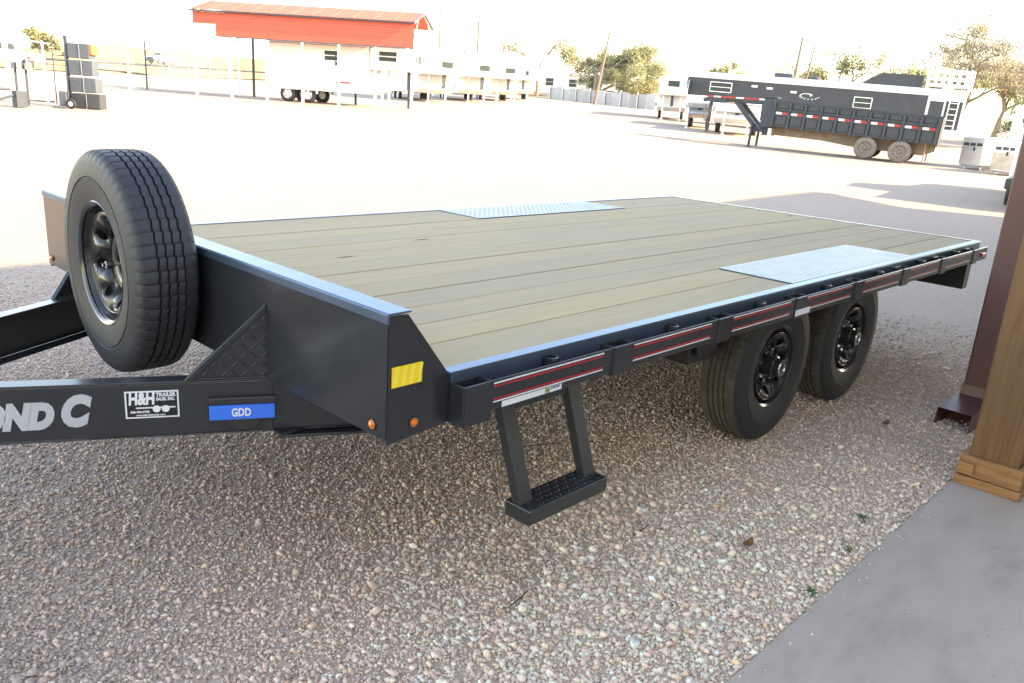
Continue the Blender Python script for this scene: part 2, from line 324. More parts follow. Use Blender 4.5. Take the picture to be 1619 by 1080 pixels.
def drape(name, line, w0, w1, m, off, n=60):
    """a strip laid over the terrain, from -w0 to +w1 beside a polyline"""
    bm = bm_(); pts = [Vector(p) for p in line]; rows = []
    for i in range(len(pts)-1):
        for k in range(n):
            p = pts[i].lerp(pts[i+1], k/n); d = (pts[i+1]-pts[i]).normalized(); nrm = Vector((-d.y, d.x))
            rows.append([bm.verts.new((*(q := p+nrm*(-w0+(w0+w1)*j/6)), terr(q.x, q.y)+off)) for j in range(7)])
    for a, b in zip(rows, rows[1:]):
        for j in range(6): bm.faces.new([a[j], b[j], b[j+1], a[j+1]])
    return structure(ob(name, bm, m, smooth='all'))
drape('dry_grass_field', [(-70, 118), (30, 128), (75, 124), (160, 112)], 52, 300, M['drygrass'], .10)
drape('road', [(-80, 135), (30, 142), (75, 136), (170, 120)], 9, 9, M['asphalt'], .22)

# ------------------------------------------------------------------ slab, building
structure(ob('concrete_slab', box(bm_(), -14, 2.93, -6.0, -.595, -.15, .012), M['concrete'], bevel=.012))
bld = thing('sales_building', 'cream metal sales building behind the concrete slab, unseen, shaped to shade the lot and bounce light', 'building', (2, -6, 0))  # out of view; height and setback chosen to shade the lot and open the sky
for k in range(15):
    ob('wall_panel', box(bm_(), -18+2.4*k, -18+2.4*(k+1)-.01, -.18, -.02, 0, 6.75), M['building'], bld)
bm = bm_(); prism(bm, [(.25, 6.76), (.25, 6.86), (-9, 8.4), (-9, 8.3)], -18.3, 19.2, 'x'); ob('roof', bm, M['roofmetal'], bld)
ob('fascia', box(bm_(), -18.3, 19.2, .255, .28, 6.62, 6.90), M['brown_metal'], bld)
for k in range(9):
    ob('door' if k == 4 else 'window', box(bm_(), -14+3.4*k, -12.4+3.4*k, -.02, .01, 0.02 if k == 4 else 1, 2.2), M['glass'], bld)
# porch roof over the right end of the slab, carried by the cedar post
prf = thing('porch_roof', 'brown metal porch roof carried by the cedar post at the slab corner', 'roof', (2.69, -.735, 0))
bm = bm_(); prism(bm, [(.36, 3.42), (.36, 3.50), (-5.25, 4.6), (-5.25, 4.5)], -.25, 12, 'x'); ob('roof_sheet', bm, M['roofmetal'], prf)
ob('beam', box(bm_(), -.2, 12, -.1, .1, 3.2, 3.40), M['post_wood'], prf); ob('gutter', box(bm_(), -.25, 12, .365, .48, 3.38, 3.50), M['brown_metal'], prf)

post = thing('porch_post', 'brown cedar porch post with a boxed base on the slab corner', 'post', (2.69, -.735, 0))
ob('shaft', box(bm_(), -.10, .10, -.10, .10, .012, 3.19), M['post_wood'], post, bevel=.006)
def trimboard(x0, x1, y0, y1, z0, z1): return ob('trim_board', box(bm_(), x0, x1, y0, y1, z0, z1), M['trim_wood'], post, bevel=.004)
for (z0, z1, e) in ((.013, .055, .135), (.058, .152, .128)):
    trimboard(-e, -.102, -e, e, z0, z1); trimboard(.102, e, -e, e, z0, z1)
    trimboard(-.101, .101, -e, -.102, z0, z1); trimboard(-.101, .101, .102, e, z0, z1)
trimboard(-.140, -.130, .06, .1275, .066, .118)

sp = thing('downspout', 'brown metal downspout with a kicked out elbow beside the cedar post', 'downspout', (3.66, -.40, 0))
bm = bm_(); prism(bm, [(-.06, -.08), (.06, -.08), (.06, .08), (-.06, .08)], .16, 3.37, 'z'); ob('pipe', bm, M['brown_metal'], sp, bevel=.01)
bm = bm_()
sec = [(( .0, 0, .19), 0), ((-.02, 0, .12), .5), ((-.14, .01, .065), 1.15), ((-.34, .03, .035), 1.3)]
rr = []
for (c, a) in sec:
    ax = Vector((math.cos(a), 0, math.sin(a))); rr.append([bm.verts.new(Vector(c)+ax*.064*sx_+Vector((0, .086*sy_, 0))) for sx_, sy_ in ((-1, -1), (1, -1), (1, 1), (-1, 1))])
for a, b in zip(rr, rr[1:]):
    for k in range(4): bm.faces.new([a[k], b[k], b[(k+1) % 4], a[(k+1) % 4]])
ob('elbow', bm, M['brown_metal'], sp, bevel=.006, solid=.003)
ob('strap', box(bm_(), -.066, .066, -.086, .086, 1.6, 1.64), M['brown_metal'], sp)

# ------------------------------------------------------------------ the flatbed trailer
W, H, L_ = 2.60, .857, 4.82
tr = thing('flatbed_trailer', 'charcoal flatbed trailer with a treated wood deck, parked on gravel beside the slab', 'trailer')
PT = M['paint']
# deck boards
bw = (2.50-.10)/13
PX0, PX1 = 2.08, 3.57
for i in range(13):
    y0 = .10+i*bw+.0024; y1 = .10+(i+1)*bw-.0024
    runs = [(-.17, PX0-.006), (PX1+.006, 4.775)] if i in (0, 1, 11, 12) else [(-.17, 4.775)]
    for a, b in runs:
        bm = bm_(); box(bm, a+random.uniform(0, .004), b, y0, y1, H-.040, H-.004+random.uniform(-.001, .001)); box(bm, a+.006, b-.002, y0-.0047, y0-.0002, H-.036, H-.0058)
        if i == 12 or (i == 10 and False): box(bm, a+.006, b-.002, y1+.0002, y1+.0035, H-.036, H-.0068)
        o = ob('deck_board', bm, [M['board'], M['tongue']], tr, bevel=.0018)
        for f in o.data.polygons: f.material_index = 1 if f.index >= 6 else 0
def treads(x0, x1, y0, y1, z, step, ln, wd, ht, T=None, inside=None):
    bm = bm_(); nx = int((x1-x0)/step); ny = int((y1-y0)/step)
    for i in range(nx):
        for j in range(ny):
            x, y = x0+(i+.5)*(x1-x0)/nx, y0+(j+.5)*(y1-y0)/ny
            if inside and not inside(x, y): continue
            a = PI/4 if (i+j) % 2 else -PI/4; ca, sa = math.cos(a), math.sin(a)
            q = lambda u, v, h: bm.verts.new((T @ Vector((x+u*ca-v*sa, y+u*sa+v*ca, z+h))) if T is not None else (x+u*ca-v*sa, y+u*sa+v*ca, z+h))
            e = [q(-ln/2, 0, 0), q(0, wd/2, 0), q(ln/2, 0, 0), q(0, -wd/2, 0)]; t0, t1 = q(-ln*.28, 0, ht), q(ln*.28, 0, ht)
            bm.faces.new([e[0], e[3], t1, t0]) ; bm.faces.new([e[3], e[2], t1]); bm.faces.new([e[2], e[1], t0, t1]); bm.faces.new([e[1], e[0], t0])
    return bm
for y0, y1 in ((.095, .10+2*bw), (2.50-2*bw, 2.505)):
    pl = ob('diamond_plate', box(bm_(), PX0, PX1, y0, y1, H-.009, H+.001), M['tread'], tr, bevel=.002)
    ob('raised_treads', treads(PX0+.012, PX1-.012, y0+.012, y1-.012, H+.001, .021, .019, .006, .0006), M['tread'], pl, kind='stuff', fixn=False)
# side channels, rub rails, pockets
for side in (0, 1):
    Y = (lambda y: y) if not side else (lambda y: W-y)
    bx = lambda bm, x0, x1, y0, y1, z0, z1: box(bm, x0, x1, min(Y(y0), Y(y1)), max(Y(y0), Y(y1)), z0, z1)
    bm = bm_(); bx(bm, .012, L_, .052, .0575, .715, H-.006); bx(bm, .006, L_, .050, .0935, H-.0058, H); bx(bm, .012, L_, .058, .105, .715, .721)
    ch = ob('side_channel', bm, M['paint_sky'], tr, bevel=.0025)
    bm = bm_(); bx(bm, .012, L_, 0, .008, .742, .827); rail = ob('rub_rail', bm, PT, tr, bevel=.0025)
    for i in range(8):
        x = .64*i+.006; bm = bm_(); z0 = .735 if i else .716
        bx(bm, x, x+.006, -.004, .0515, z0, .829); bx(bm, x+.098, x+.104, -.004, .0515, z0, .829)
        bx(bm, x+.0065, x+.0975, -.005, -.0005, z0, .828); bx(bm, x+.0065, x+.0975, .0455, .0515, z0, .8285)
        ob('stake_pocket', bm, PT, tr, bevel=.0015)
    for i in range(7):
        x = .64*i+.385; bm = bm_(); lathe(bm, [(.745, .021), (.838, .021), (.838, .015), (.745, .015)], 16, 'z', True, T=Matrix.Translation((x, Y(.030), 0)))
        ob('pipe_spool', bm, PT, tr, smooth=True)
        if not side:
            a, b = x-.265, x+.215
            bm = bm_(); box(bm, a, b, -.0012, -.0002, .816, .8205); box(bm, a, b, -.0012, -.0002, .7625, .7665); ob('white_stripe', bm, M['decal_white'], rail)
            bm = bm_(); box(bm, a, b, -.0014, -.0004, .8065, .8125); box(bm, a, b, -.0014, -.0004, .7695, .775); ob('red_stripe', bm, M['decal_red'], rail)
    bm = bm_(); bx(bm, -.16, PX0-.004, .0942, .1012, H-.03, H-.0035); bx(bm, PX1+.004, 4.774, .0942, .1012, H-.03, H-.0035); ob('edge_strip', bm, M['tongue'], tr)
    # marker and tail lights
    bm = bm_(); bx(bm, 4.69, 4.75, -.010, .0, .768, .792); ob('side_marker_light', bm, M['redlens'], tr, bevel=.004)
# data label under the first stripe panel (left blank white strip, gold block, dark bars)
bm = bm_(); box(bm, .155, .405, -.0012, -.0003, .7425, .7595); lb = ob('data_label', bm, M['decal_white'], tr)
bm = bm_(); box(bm, .332, .352, -.002, -.0013, .7440, .758); ob('label_block', bm, mat('dull_gold', (.28, .24, .08)), lb)
bm = bm_()
for k in range(9):
    x = .358+k*.0046; box(bm, x, x+.0026, -.002, -.0013, .7505+.002*(k % 3), .7585)
ob('label_bars', bm, M['decal_black'], lb)
bm = bm_(); box(bm, 1.93, 2.07, -.0062, -.0052, .748, .775); ob('data_label', bm, M['decal_white'], tr)
# frame underneath
bm = bm_(); box(bm, 4.776, L_, .058, W-.058, .715, H-.001); ob('rear_rail', bm, PT, tr, bevel=.003)
bm = bm_(); box(bm, 4.70, 4.80, .07, W-.07, .53, .713); ob('rear_bumper', bm, M['black'], tr, bevel=.004)
for y in (.30, W-.30-.16): ob('tail_lamp', box(bm_(), 4.801, 4.815, y, y+.16, .60, .66), M['redlens'], tr)
for y in (.62, 1.98):
    bm = bm_(); box(bm, -.19, 4.70, y-.05, y+.05, .548, .556); box(bm, -.19, 4.70, y-.004, y+.004, .5565, .7065); box(bm, -.19, 4.70, y-.05, y+.05, .707, .7145); ob('main_beam', bm, M['black'], tr)
for k in range(12):
    x = .1+k*.41; ob('crossmember', box(bm_(), x, x+.04, .106, W-.106, .722, H-.044), M['black'], tr)
# bulkhead
bm = bm_(); box(bm, -.200, -.1945, .055, W-.055, .714, 1.034); bh = ob('bulkhead', bm, PT, tr, bevel=.002)
bm = bm_(); prism(bm, [(-.203, 1.018), (-.203, 1.040), (-.198, 1.0445), (-.130, 1.0445), (-.130, 1.0395), (-.197, 1.0355), (-.197, 1.018)], .05, W-.05, 'y'); ob('top_flange', bm, M['paint_sky'], bh, bevel=.001)
for Yf in (lambda y: y, lambda y: W-y):
    a, b = Yf(.055), Yf(.061)
    bm = bm_(); prism(bm, [(-.194, .7), (.011, .716), (.011, .846), (-.135, 1.0345), (-.194, 1.0345)], a, b, 'y')
    wg = ob('bulkhead_wing', bm, PT, tr, bevel=.002)
bm = bm_(); box(bm, -.1, .011, .0535, .0545, .8405, .846); box(bm, -.193, .011, .0538, .0548, .838, .8425); ob('weld_seam', bm, PT, tr)
# reflector on the near wing with paler chevrons
bm = bm_(); box(bm, -.184, -.088, .0525, .0548, .851, .905); rf = ob('reflector', bm, M['yellow'], tr, bevel=.001)
bm = bm_()
for k in range(4):
    x = -.180+k*.025; prism(bm, [(x, .853), (x+.011, .853), (x+.019, .903), (x+.008, .903)], .0515, .0523, 'y')
ob('reflector_chevron', bm, M['yellow_pale'], rf)
def amber(T):
    bm = bm_(); lathe(bm, [(0, .0125), (-.004, .0125), (-.004, .0095), (-.009, .008), (-.0115, .004), (-.012, .0005)], 16, 'y', T=T); ob('marker_light', bm, [M['amber']], tr, smooth=True)
    bm = bm_(); lathe(bm, [(0, .015), (-.003, .0145), (-.003, .0125)], 16, 'y', T=T); ob('marker_bezel', bm, M['black'], tr, smooth=True)
amber(Matrix.Translation((-.110, .055, .745)))
FX = Matrix.Rotation(-PI/2, 4, 'Z')
for y in (.105, W-.105): amber(Matrix.Translation((-.200, y, .745)) @ FX)

# tongue beams
A2 = Vector((-.195, .62, 0)); dv = Vector((-.615, .337, 0)).normalized()
def beamT(near):
    # local x: along the beam towards the bulkhead, local y: away from the viewer side, z up, origin at the bulkhead
    d = -dv if near else Vector((-dv.x, dv.y, 0)); o = A2 if near else Vector((A2.x, W-A2.y, 0))
    yy = Vector((0, 0, 1)).cross(d)
    return Matrix(((d.x, yy.x, 0, o.x), (d.y, yy.y, 0, o.y), (0, 0, 1, 0), (0, 0, 0, 1)))
for near in (True, False):
    T = beamT(near); bm = bm_()
    yo = .0 if near else -.012
    box(bm, -1.42, .26, 0 if near else -.006, .006 if near else 0, .5545, .7115, T)
    s = (1 if near else -1)
    box(bm, -1.42, .26, min(0, s*.055), max(0, s*.055), .712, .7175, T); box(bm, -1.42, .26, min(0, s*.055), max(0, s*.055), .5485, .554, T)
    tb = ob('tongue_beam', bm, PT, tr, bevel=.003)
    # gusset of tread plate with a bar frame
    y0, y1 = (.004, .010) if near else (-.010, -.004)
    bm = bm_(); prism(bm, [(-.222, .7185), (-.004, .7185), (-.004, .934)], y0, y1, 'y', T); gs = ob('gusset', bm, PT, tr)
    bm = bm_(); prism(bm, [(-.236, .7185), (-.214, .7185), (-.006, .925), (-.006, .947)], y0-.007, y1+.007, 'y', T); prism(bm, [(-.0058, .7185), (.006, .7185), (.006, .947), (-.0058, .947)], y0-.006, y1+.006, 'y', T); prism(bm, [(-.205, .7187), (-.007, .7187), (-.007, .7245), (-.205, .7245)], y0-.006, y1+.006, 'y', T)
    ob('gusset_frame', bm, PT, gs, bevel=.002)
    T2 = T @ Matrix.Translation((0, y0, 0)) @ Matrix.Rotation(PI/2, 4, 'X')
    ob('raised_treads', treads(-.222, 0, .72, .94, 0, .0255, .027, .0085, .003, T2, lambda x, y: (y-.722) < (x+.212)-.012 and x < -.012), PT, gs, kind='stuff', fixn=False)
T = beamT(True)
def fl(x, z, off=-.0012): return T @ Matrix.Translation((x, off, z)) @ Matrix.Rotation(PI/2, 4, 'X')
text('maker_lettering', 'C', .116, M['silver_letter'], tr, fl(-.562, .578), .28, .0085, sx=.80)
text('maker_lettering', 'DIAMOND', .0965, M['silver_letter'], tr, fl(-.584, .5775), .28, .0078, 'RIGHT', sx=.80)
# dealer sticker
bm = bm_(); box(bm, -.394, -.252, -.0012, -.0002, .610, .692, T); st = ob('dealer_sticker', bm, M['decal_white'], tr)
bm = bm_(); box(bm, -.3895, -.2565, -.0018, -.0013, .6145, .6875, T); ob('sticker_panel', bm, M['decal_black'], st)
text('sticker_lettering', 'H&H', .050, M['decal_white'], st, fl(-.385, .643, -.0024), .1, .0022, sx=.66)
text('sticker_lettering', 'TRAILER', .0155, M['decal_white'], st, fl(-.312, .672, -.0024), 0, .0006, sx=.90)
text('sticker_lettering', 'SALES, INC.', .0125, M['decal_white'], st, fl(-.312, .6605, -.0024), 0, .0005, sx=.80)
text('sticker_lettering', '888-784-9798', .0088, M['decal_white'], st, fl(-.381, .6245, -.0024), 0, .0003)
text('sticker_lettering', 'www.hhtrailersales.com', .0078, M['decal_white'], st, fl(-.366, .6155, -.0024), 0, .0002)
bm = bm_(); box(bm, -.366, -.262, -.0026, -.0019, .6395, .6435, T)
for x in (-.312, -.288): lathe(bm, [(-.0019, .0105), (-.0028, .0105)], 18, 'y', T=T @ Matrix.Translation((x, 0, .637))); disc(bm, (x, -.0028, .637), .0105, 18, 'y', T)
ob('sticker_emblem', bm, M['decal_white'], st)
# blue model plate in its black holder
bm = bm_(); box(bm, -.172, .018, -.016, -.0005, .645, .666, T); box(bm, -.164, .010, -.010, -.0006, .600, .6445, T)
prism(bm, [(-.128+.05*(1-math.cos(PI*k/8)) , .5985-.036*math.sin(PI*k/8)**.7) for k in range(9)], -.012, -.001, 'y', T)
hd = ob('plate_holder', bm, M['gloss_black'], tr, bevel=.003)
bm = bm_(); box(bm, -.170, .013, -.022, -.0105, .600, .6435, T); bp_ = ob('blue_plate', bm, M['blue'], hd, bevel=.002)
text('plate_lettering', 'GDD', .034, M['decal_white'], bp_, fl(-.109, .6045, -.0226), 0, .0011, sx=.72)
# foot pad and weld on the beam end
bm = bm_(); box(bm, .02, .30, -.03, .10, .536, .546, T); ob('foot_pad', bm, PT, tr, bevel=.003)
# warning label on the far beam, facing the viewer's side
T = beamT(False)
bm = bm_(); box(bm, -.86, -.632, -.0072, -.0062, .585, .668, T); wl = ob('warning_label', bm, M['decal_white'], tr)
bm = bm_(); box(bm, -.86, -.634, -.0080, -.0073, .648, .667, T); box(bm, -.86, -.634, -.0080, -.0073, .5855, .589, T); ob('label_band', bm, M['orange'], wl)
bm = bm_()
for k in range(7): box(bm, -.855, -.640-.012*(k % 3), -.0080, -.0073, .595+k*.007, .5975+k*.007, T)
ob('label_print', bm, M['galv'], wl)

# side step
bm = bm_(); legT = lambda x: [(x, .10, .735), (x+.02, -.01, .40)]
def leg(x, n):
    bm = bm_()
    a, b = Vector((x, .10, .716)), Vector((x+.025, .0, .372))
    for s0 in (0,):
        v = [bm.verts.new(q+Vector((dx, dy, 0))) for q in (a, b) for dx, dy in ((0, -.006), (.055, -.006), (.055, .03), (0, .03))]
    for f in ((0, 1, 2, 3), (4, 7, 6, 5), (0, 4, 5, 1), (1, 5, 6, 2), (2, 6, 7, 3), (3, 7, 4, 0)): bm.faces.new([v[i] for i in f])
    return bm
stp = part_empty('side_step', tr)
for x in (.245, .545): ob('step_leg', leg(x, 0), PT, stp, bevel=.003)
bm = bm_(); box(bm, .262, .635, -.040, .062, .350, .400); tb = ob('step_tread', bm, PT, stp, bevel=.004)
rt = ob('step_grip', treads(.268, .63, -.036, .058, .400, .020, .018, .007, .003), M['black'], stp, kind='stuff', fixn=False)
bm = bm_(); box(bm, .30, .545, .09, .098, .672, .70); ob('step_bar', bm, PT, stp)

# wheels
def tyre_bm(Rt, Wd, Rb, nblk=62):
    k = Wd/.22
    angs = []
    for i in range(nblk):
        a = 2*PI*i/nblk; d = 2*PI/nblk; angs += [a, a+d*.74, a+d*.80, a+d*.95]
    gw, gd = .0035, .008
    prof = [(.030, Rb), (.014, Rb+.004), (.010, Rb+.02), (.004, Rb+.055), (.0015, Rb+.075), (.0048, Rb+.077), (.0048, Rb+.0795), (.0015, Rb+.082), (.006, Rt-.038), (.014, Rt-.020), (.022, Rt-.010), (.030, Rt-.004), (.036, Rt-.002)]
    ribs = [.036, .068, .096, .124, .152, .184]
    T_ = [False]*len(prof); SH = len(prof)
    flags = ['n']*9+['s', 's', 's', 's']
    for i in range(5):
        a, b = ribs[i], ribs[i+1]
        if i: prof += [(a+gw, Rt-gd), (a+gw+.0012, Rt+.0005)]; flags += ['n', 'r']
        prof += [(b-gw if i < 4 else b, Rt+.0005 if i < 4 else Rt-.002)]; flags += ['r' if 0 < i < 4 else 'e']
        if i < 4: prof += [(b-gw+.0012, Rt-gd)]; flags += ['n']
    half = prof[:12]
    for (a, r), f in list(zip(half, flags[:12]))[::-1]: prof.append((.22-a, r)); flags.append(f)
    prof = [(a*k, r) for a, r in prof]
    def rmod(j, i):
        if i % 4 in (2, 3):
            return .0032 if flags[j] == 's' and i % 4 == 2 else .0016 if flags[j] == 'r' and i % 4 == 2 else 0
        return 0
    def amod(j, i):
        return (.0022 if i % 4 in (1, 2) else -.0022)*k if (flags[j] in 'r' or (flags[j] == 'n' and .06 < prof[j][0]/k < .16) or (flags[j] == 'e' and .06 < prof[j][0]/k < .16)) else 0
    bm = bm_(); lathe(bm, prof, axis='y', angs=angs, rmod=rmod, amod=amod); return bm
def rim_parts(par, Rb, disc_y, hub=True, chrome_nut=False):
    bm = bm_(); lathe(bm, [(.020, Rb-.010), (.013, Rb-.003), (.011, Rb+.002), (.014, Rb+.006), (.018, Rb+.001), (.026, Rb-.011), (.06, Rb-.022), (.075, Rb-.040), (.15, Rb-.042), (.18, Rb-.02), (.20, Rb+.004)], 64, 'y')
    ob('rim', bm, M['gloss_black'], par, smooth=True)
    # disc with round holes
    bm = bm_(); es = []
    Ro = Rb-.036
    def loop(pts):
        v = [bm.verts.new(p) for p in pts]
        for i in range(len(v)): es.append(bm.edges.new((v[i], v[(i+1) % len(v)])))
    loop([(Ro*math.cos(2*PI*i/64), disc_y, Ro*math.sin(2*PI*i/64)) for i in range(64)])
    loop([(.100*math.cos(2*PI*i/40), disc_y, .100*math.sin(2*PI*i/40)) for i in range(40)])
    for h in range(8):
        a = 2*PI*(h+.5)/8; cx, cz = .133*math.cos(a), .133*math.sin(a)
        loop([(cx+.0175*math.cos(2*PI*i/14), disc_y, cz+.0175*math.sin(2*PI*i/14)) for i in range(14)])
    bmesh.ops.triangle_fill(bm, use_beauty=True, use_dissolve=False, edges=es)
    for v in bm.verts:   # the pierced ring is a cone that dishes in towards the hub
        r = math.hypot(v.co.x, v.co.z); v.co.y += (Ro-r)/(Ro-.100)*.050-.032
    lathe(bm, [(disc_y-.032, Ro+.004), (disc_y-.034, Ro-.001)], 64, 'y'); lathe(bm, [(disc_y+.0175, .100), (disc_y+.014, .094), (disc_y+.016, .088), (disc_y+.016, .05)], 40, 'y')
    ob('rim_disc', bm, M['gloss_black'], par, smooth=True, solid=.006)
    for h in range(8 if hub else 0):
        bm = bm_(); a = 2*PI*h/8; lathe(bm, [(disc_y-.010, .001), (disc_y-.010, .008), (disc_y-.004, .0105), (disc_y+.013, .0105)], 6, 'y', T=Matrix.Translation((.0825*math.cos(a), 0, .0825*math.sin(a))))
        ob('lug_nut', bm, M['chrome'] if hub else M['black'], par)
    if hub:
        bm = bm_(); lathe(bm, [(disc_y+.01, .056), (disc_y-.045, .054), (disc_y-.05, .046), (disc_y-.075, .044), (disc_y-.078, .030), (disc_y-.078, .001)], 28, 'y'); ob('hub', bm, M['gloss_black'], par, smooth=True)
        bm = bm_(); lathe(bm, [(disc_y-.0785, .040), (disc_y-.083, .036), (disc_y-.083, .026), (disc_y-.0785, .024)], 28, 'y'); ob('hub_cap_ring', bm, M['chrome'], par, smooth=True)
    else:
        bm = bm_(); lathe(bm, [(disc_y+.02, .058), (disc_y+.012, .052), (disc_y+.012, .046), (disc_y+.04, .046)], 28, 'y'); ob('hub_bore', bm, M['gloss_black'], par, smooth=True)
        bm = bm_(); tube(bm, [(.012, disc_y+.10, .0), (.012, disc_y-.055, .0)], .0065, 8); lathe(bm, [(disc_y-.045, .001), (disc_y-.045, .013), (disc_y-.022, .015), (disc_y-.022, .001)], 6, 'y', T=Matrix.Translation((.012, 0, 0))); ob('mounting_bolt', bm, M['chrome'], par)
        bm = bm_(); tube(bm, [(.10, .06, -.155), (.104, .035, -.162)], .004, 6); ob('valve_stem', bm, mat('brass', (.5, .33, .1), .3, .9), par)
XW1, XW2, YO, RW = 2.312, 3.249, .205, .386
whl = part_empty('wheel', tr, (XW1, YO, RW))
ty = ob('tyre', tyre_bm(RW, .22, .205), [M['rubber'], M['dusty_rubber']], whl, smooth=True)
for f in ty.data.polygons:
    if all(math.hypot(ty.data.vertices[i].co.x, ty.data.vertices[i].co.z) > RW-.013 for i in f.vertices): f.material_index = 1
rim_parts(whl, .205, .055)
def wheel_at(x, y, rot):
    c = dup(whl, parent=tr); c.location = (x, y, RW); c.rotation_euler = rot; return c
whl.rotation_euler = (0, .3, 0)
wheel_at(XW2, YO, (0, .9, 0)); wheel_at(XW1, W-YO, (0, .3, PI)); wheel_at(XW2, W-YO, (0, 1.2, PI))
spr = part_empty('spare_wheel', tr, (-.4145, 1.325, .952), (0, 0, -PI/2-R(1.6)))
RS = .3665
ob('tyre', tyre_bm(RS, .205, .200, 58), M['rubber'], spr, smooth=True)
rim_parts(spr, .200, .072, hub=False)
for c in spr.children: c.rotation_euler = (0, .2, 0)
bm = bm_(); box(bm, -.235, -.2005, 1.27, 1.38, .72, 1.0); box(bm, -.26, -.2355, 1.30, 1.35, .90, 1.0); ob('spare_mount', bm, M['black'], tr, bevel=.003)
# axles, springs, hangers
for x in (XW1, XW2):
    bm = bm_(); tube(bm, [(x, .40, RW), (x, W-.40, RW)], .045, 12); ob('axle', bm, M['black'], tr, smooth=True)
for y in (.52, W-.52):
    bm = bm_()
    for x in (XW1, XW2):
        for k in range(4): tube(bm, [(x-.33+.05*k, y, .50-.012*k), (x, y, .44-.012*k), (x+.33-.05*k, y, .50-.012*k)], .02, 4)
    ob('leaf_spring', bm, M['black'], tr)
    bm = bm_()
    for x in (XW1-.36, (XW1+XW2)/2, XW2+.36): prism(bm, [(x-.07, .55), (x+.07, .55), (x+.035, .43), (x-.035, .43)], y-.03, y+.03, 'y')
    ob('spring_hanger', bm, M['black'], tr)
    bm = bm_()
    for x in (XW1, XW2): lathe(bm, [(-.03, .15), (.06, .15)], 24, 'y', T=Matrix.Translation((x, y-.05 if y < 1 else y+.02, RW))); disc(bm, (x, y-.08 if y < 1 else y+.05, RW), .15, 24)
    ob('brake_drum', bm, M['black'], tr)
bm = bm_(); tube(bm, [(-.1, .66, .60), (.8, .64, .585), (1.6, .66, .60), (2.3, .6, .55), (3.2, .62, .56)], .012, 6); ob('wiring_loom', bm, M['black'], tr)
# battery and valve boxes hung below the deck ahead of the wheels
bm = bm_(); box(bm, 1.62, 1.86, .30, .48, .50, .66); box(bm, 1.66, 1.82, .28, .30, .54, .62); ob('control_box', bm, M['black'], tr, bevel=.004)
# coupler and jack beyond the frame
bm = bm_(); box(bm, -1.62, -1.30, 1.22, 1.38, .56, .70); box(bm, -1.80, -1.62, 1.26, 1.34, .58, .67); ob('coupler', bm, M['black'], tr, bevel=.01)
bm = bm_(); tube(bm, [(-1.25, 1.3, .03), (-1.25, 1.3, 1.0)], .04, 12); box(bm, -1.35, -1.15, 1.2, 1.4, 0.0, .02); ob('jack', bm, M['black'], tr)

# ------------------------------------------------------------------ the lot beyond: handtruck, boxes, gate
def frame2(p, q):
    """heading frame: origin at p on the ground, local x towards q"""
    return math.atan2(q[1]-p[1], q[0]-p[0])
def bar(bm, a, b, r=.02, n=6): return tube(bm, [a, b], r, n)
# four black step boxes on a display rack
RZ = frame2((6.64, 23.21), (7.19, 22.63))
bx0 = P(6.60, 23.2)
rk = thing('display_rack', 'dark upright steel rack holding four black toolboxes', 'rack', bx0, RZ)
bm = bm_(); box(bm, .0, .07, -.03, .05, 0, 1.86); ob('post', bm, M['bluegrey'], rk)
bm = bm_(); tube(bm, [(.03, .08, 1.5), (.03, .08, 1.8)]+[(.18+.15*math.cos(PI-PI*k/8), .08, 1.80+.13*math.sin(PI*k/8)) for k in range(9)]+[(.33, .08, 1.5)], .014, 6); ob('hoop', bm, M['bluegrey'], rk)
for k, z in enumerate((.42, .86, 1.30)):
    ob('shelf', box(bm_(), .07, .75, -.02, .3, z-.045, z-.03), M['galv'], rk)
WORDS = ['lowest black toolbox of the stack, standing on the ground beside the hand truck', 'black toolbox second from the ground in the rack beside the hand truck', 'black toolbox just under the topmost one in the rack', 'topmost black toolbox of the rack with an orange end']
for k, (z, x1) in enumerate(((.02, .88), (.43, .80), (.87, .74), (1.31, .68))):
    t = thing('toolbox', WORDS[k], 'toolbox', bx0+Vector((0, 0, z))+Matrix.Rotation(RZ, 3, 'Z') @ Vector((.09, 0, 0)), RZ, 'black toolboxes on the rack')
    m_ = M['plastic_dark'] if k else M['trailer_black']; xm = x1*.48
    ob('body', box(bm_(), 0, xm-.008, -.05, .30, 0, .38), m_, t, bevel=.015); ob('door', box(bm_(), xm+.008, x1-.09, -.06, .30, 0, .38), m_, t, bevel=.015)
    ob('strap', box(bm_(), xm-.007, xm+.007, -.065, .29, -.01, .37), M['galv'], t)
    if k == 3: ob('end_cap', box(bm_(), x1-.088, x1-.01, -.05, .28, .10, .36), M['orange_plastic'], t, bevel=.02)
ht = thing('hand_truck', 'tall two wheeled hand truck with a hooped handle and white panel beside the toolboxes', 'hand truck', P(6.25, 23.05), RZ)
bm = bm_(); tube(bm, [(0, 0, .08), (0, 0, 1.72)]+[(.16+.16*math.cos(PI-PI*k/8), 0, 1.74+.14*math.sin(PI*k/8)) for k in range(9)]+[(.32, 0, .08)], .016, 6)
for z in (.95, 1.35): bar(bm, (0, 0, z), (.32, 0, z), .012)
ob('frame', bm, M['bluegrey'], ht)
ob('panel', box(bm_(), .02, .31, -.012, .012, .46, .78), M['white'], ht); ob('battery_box', box(bm_(), .10, .30, -.07, .08, .06, .44), M['plastic_dark'], ht, bevel=.01)
for x in (.42,):
    bm = bm_(); lathe(bm, [(-.04, .05), (-.05, .10), (-.03, .13), (.03, .13), (.05, .10), (.04, .05)], 20, 'y', T=Matrix.Translation((x, -.06, .13))); wv = ob('wheel', bm, M['rubber'], ht, smooth=True)
    bm = bm_(); disc(bm, (x, -.102, .13), .06, 16); disc(bm, (x, -.02, .13), .06, 16); ob('wheel_hub', bm, M['white'], wv)
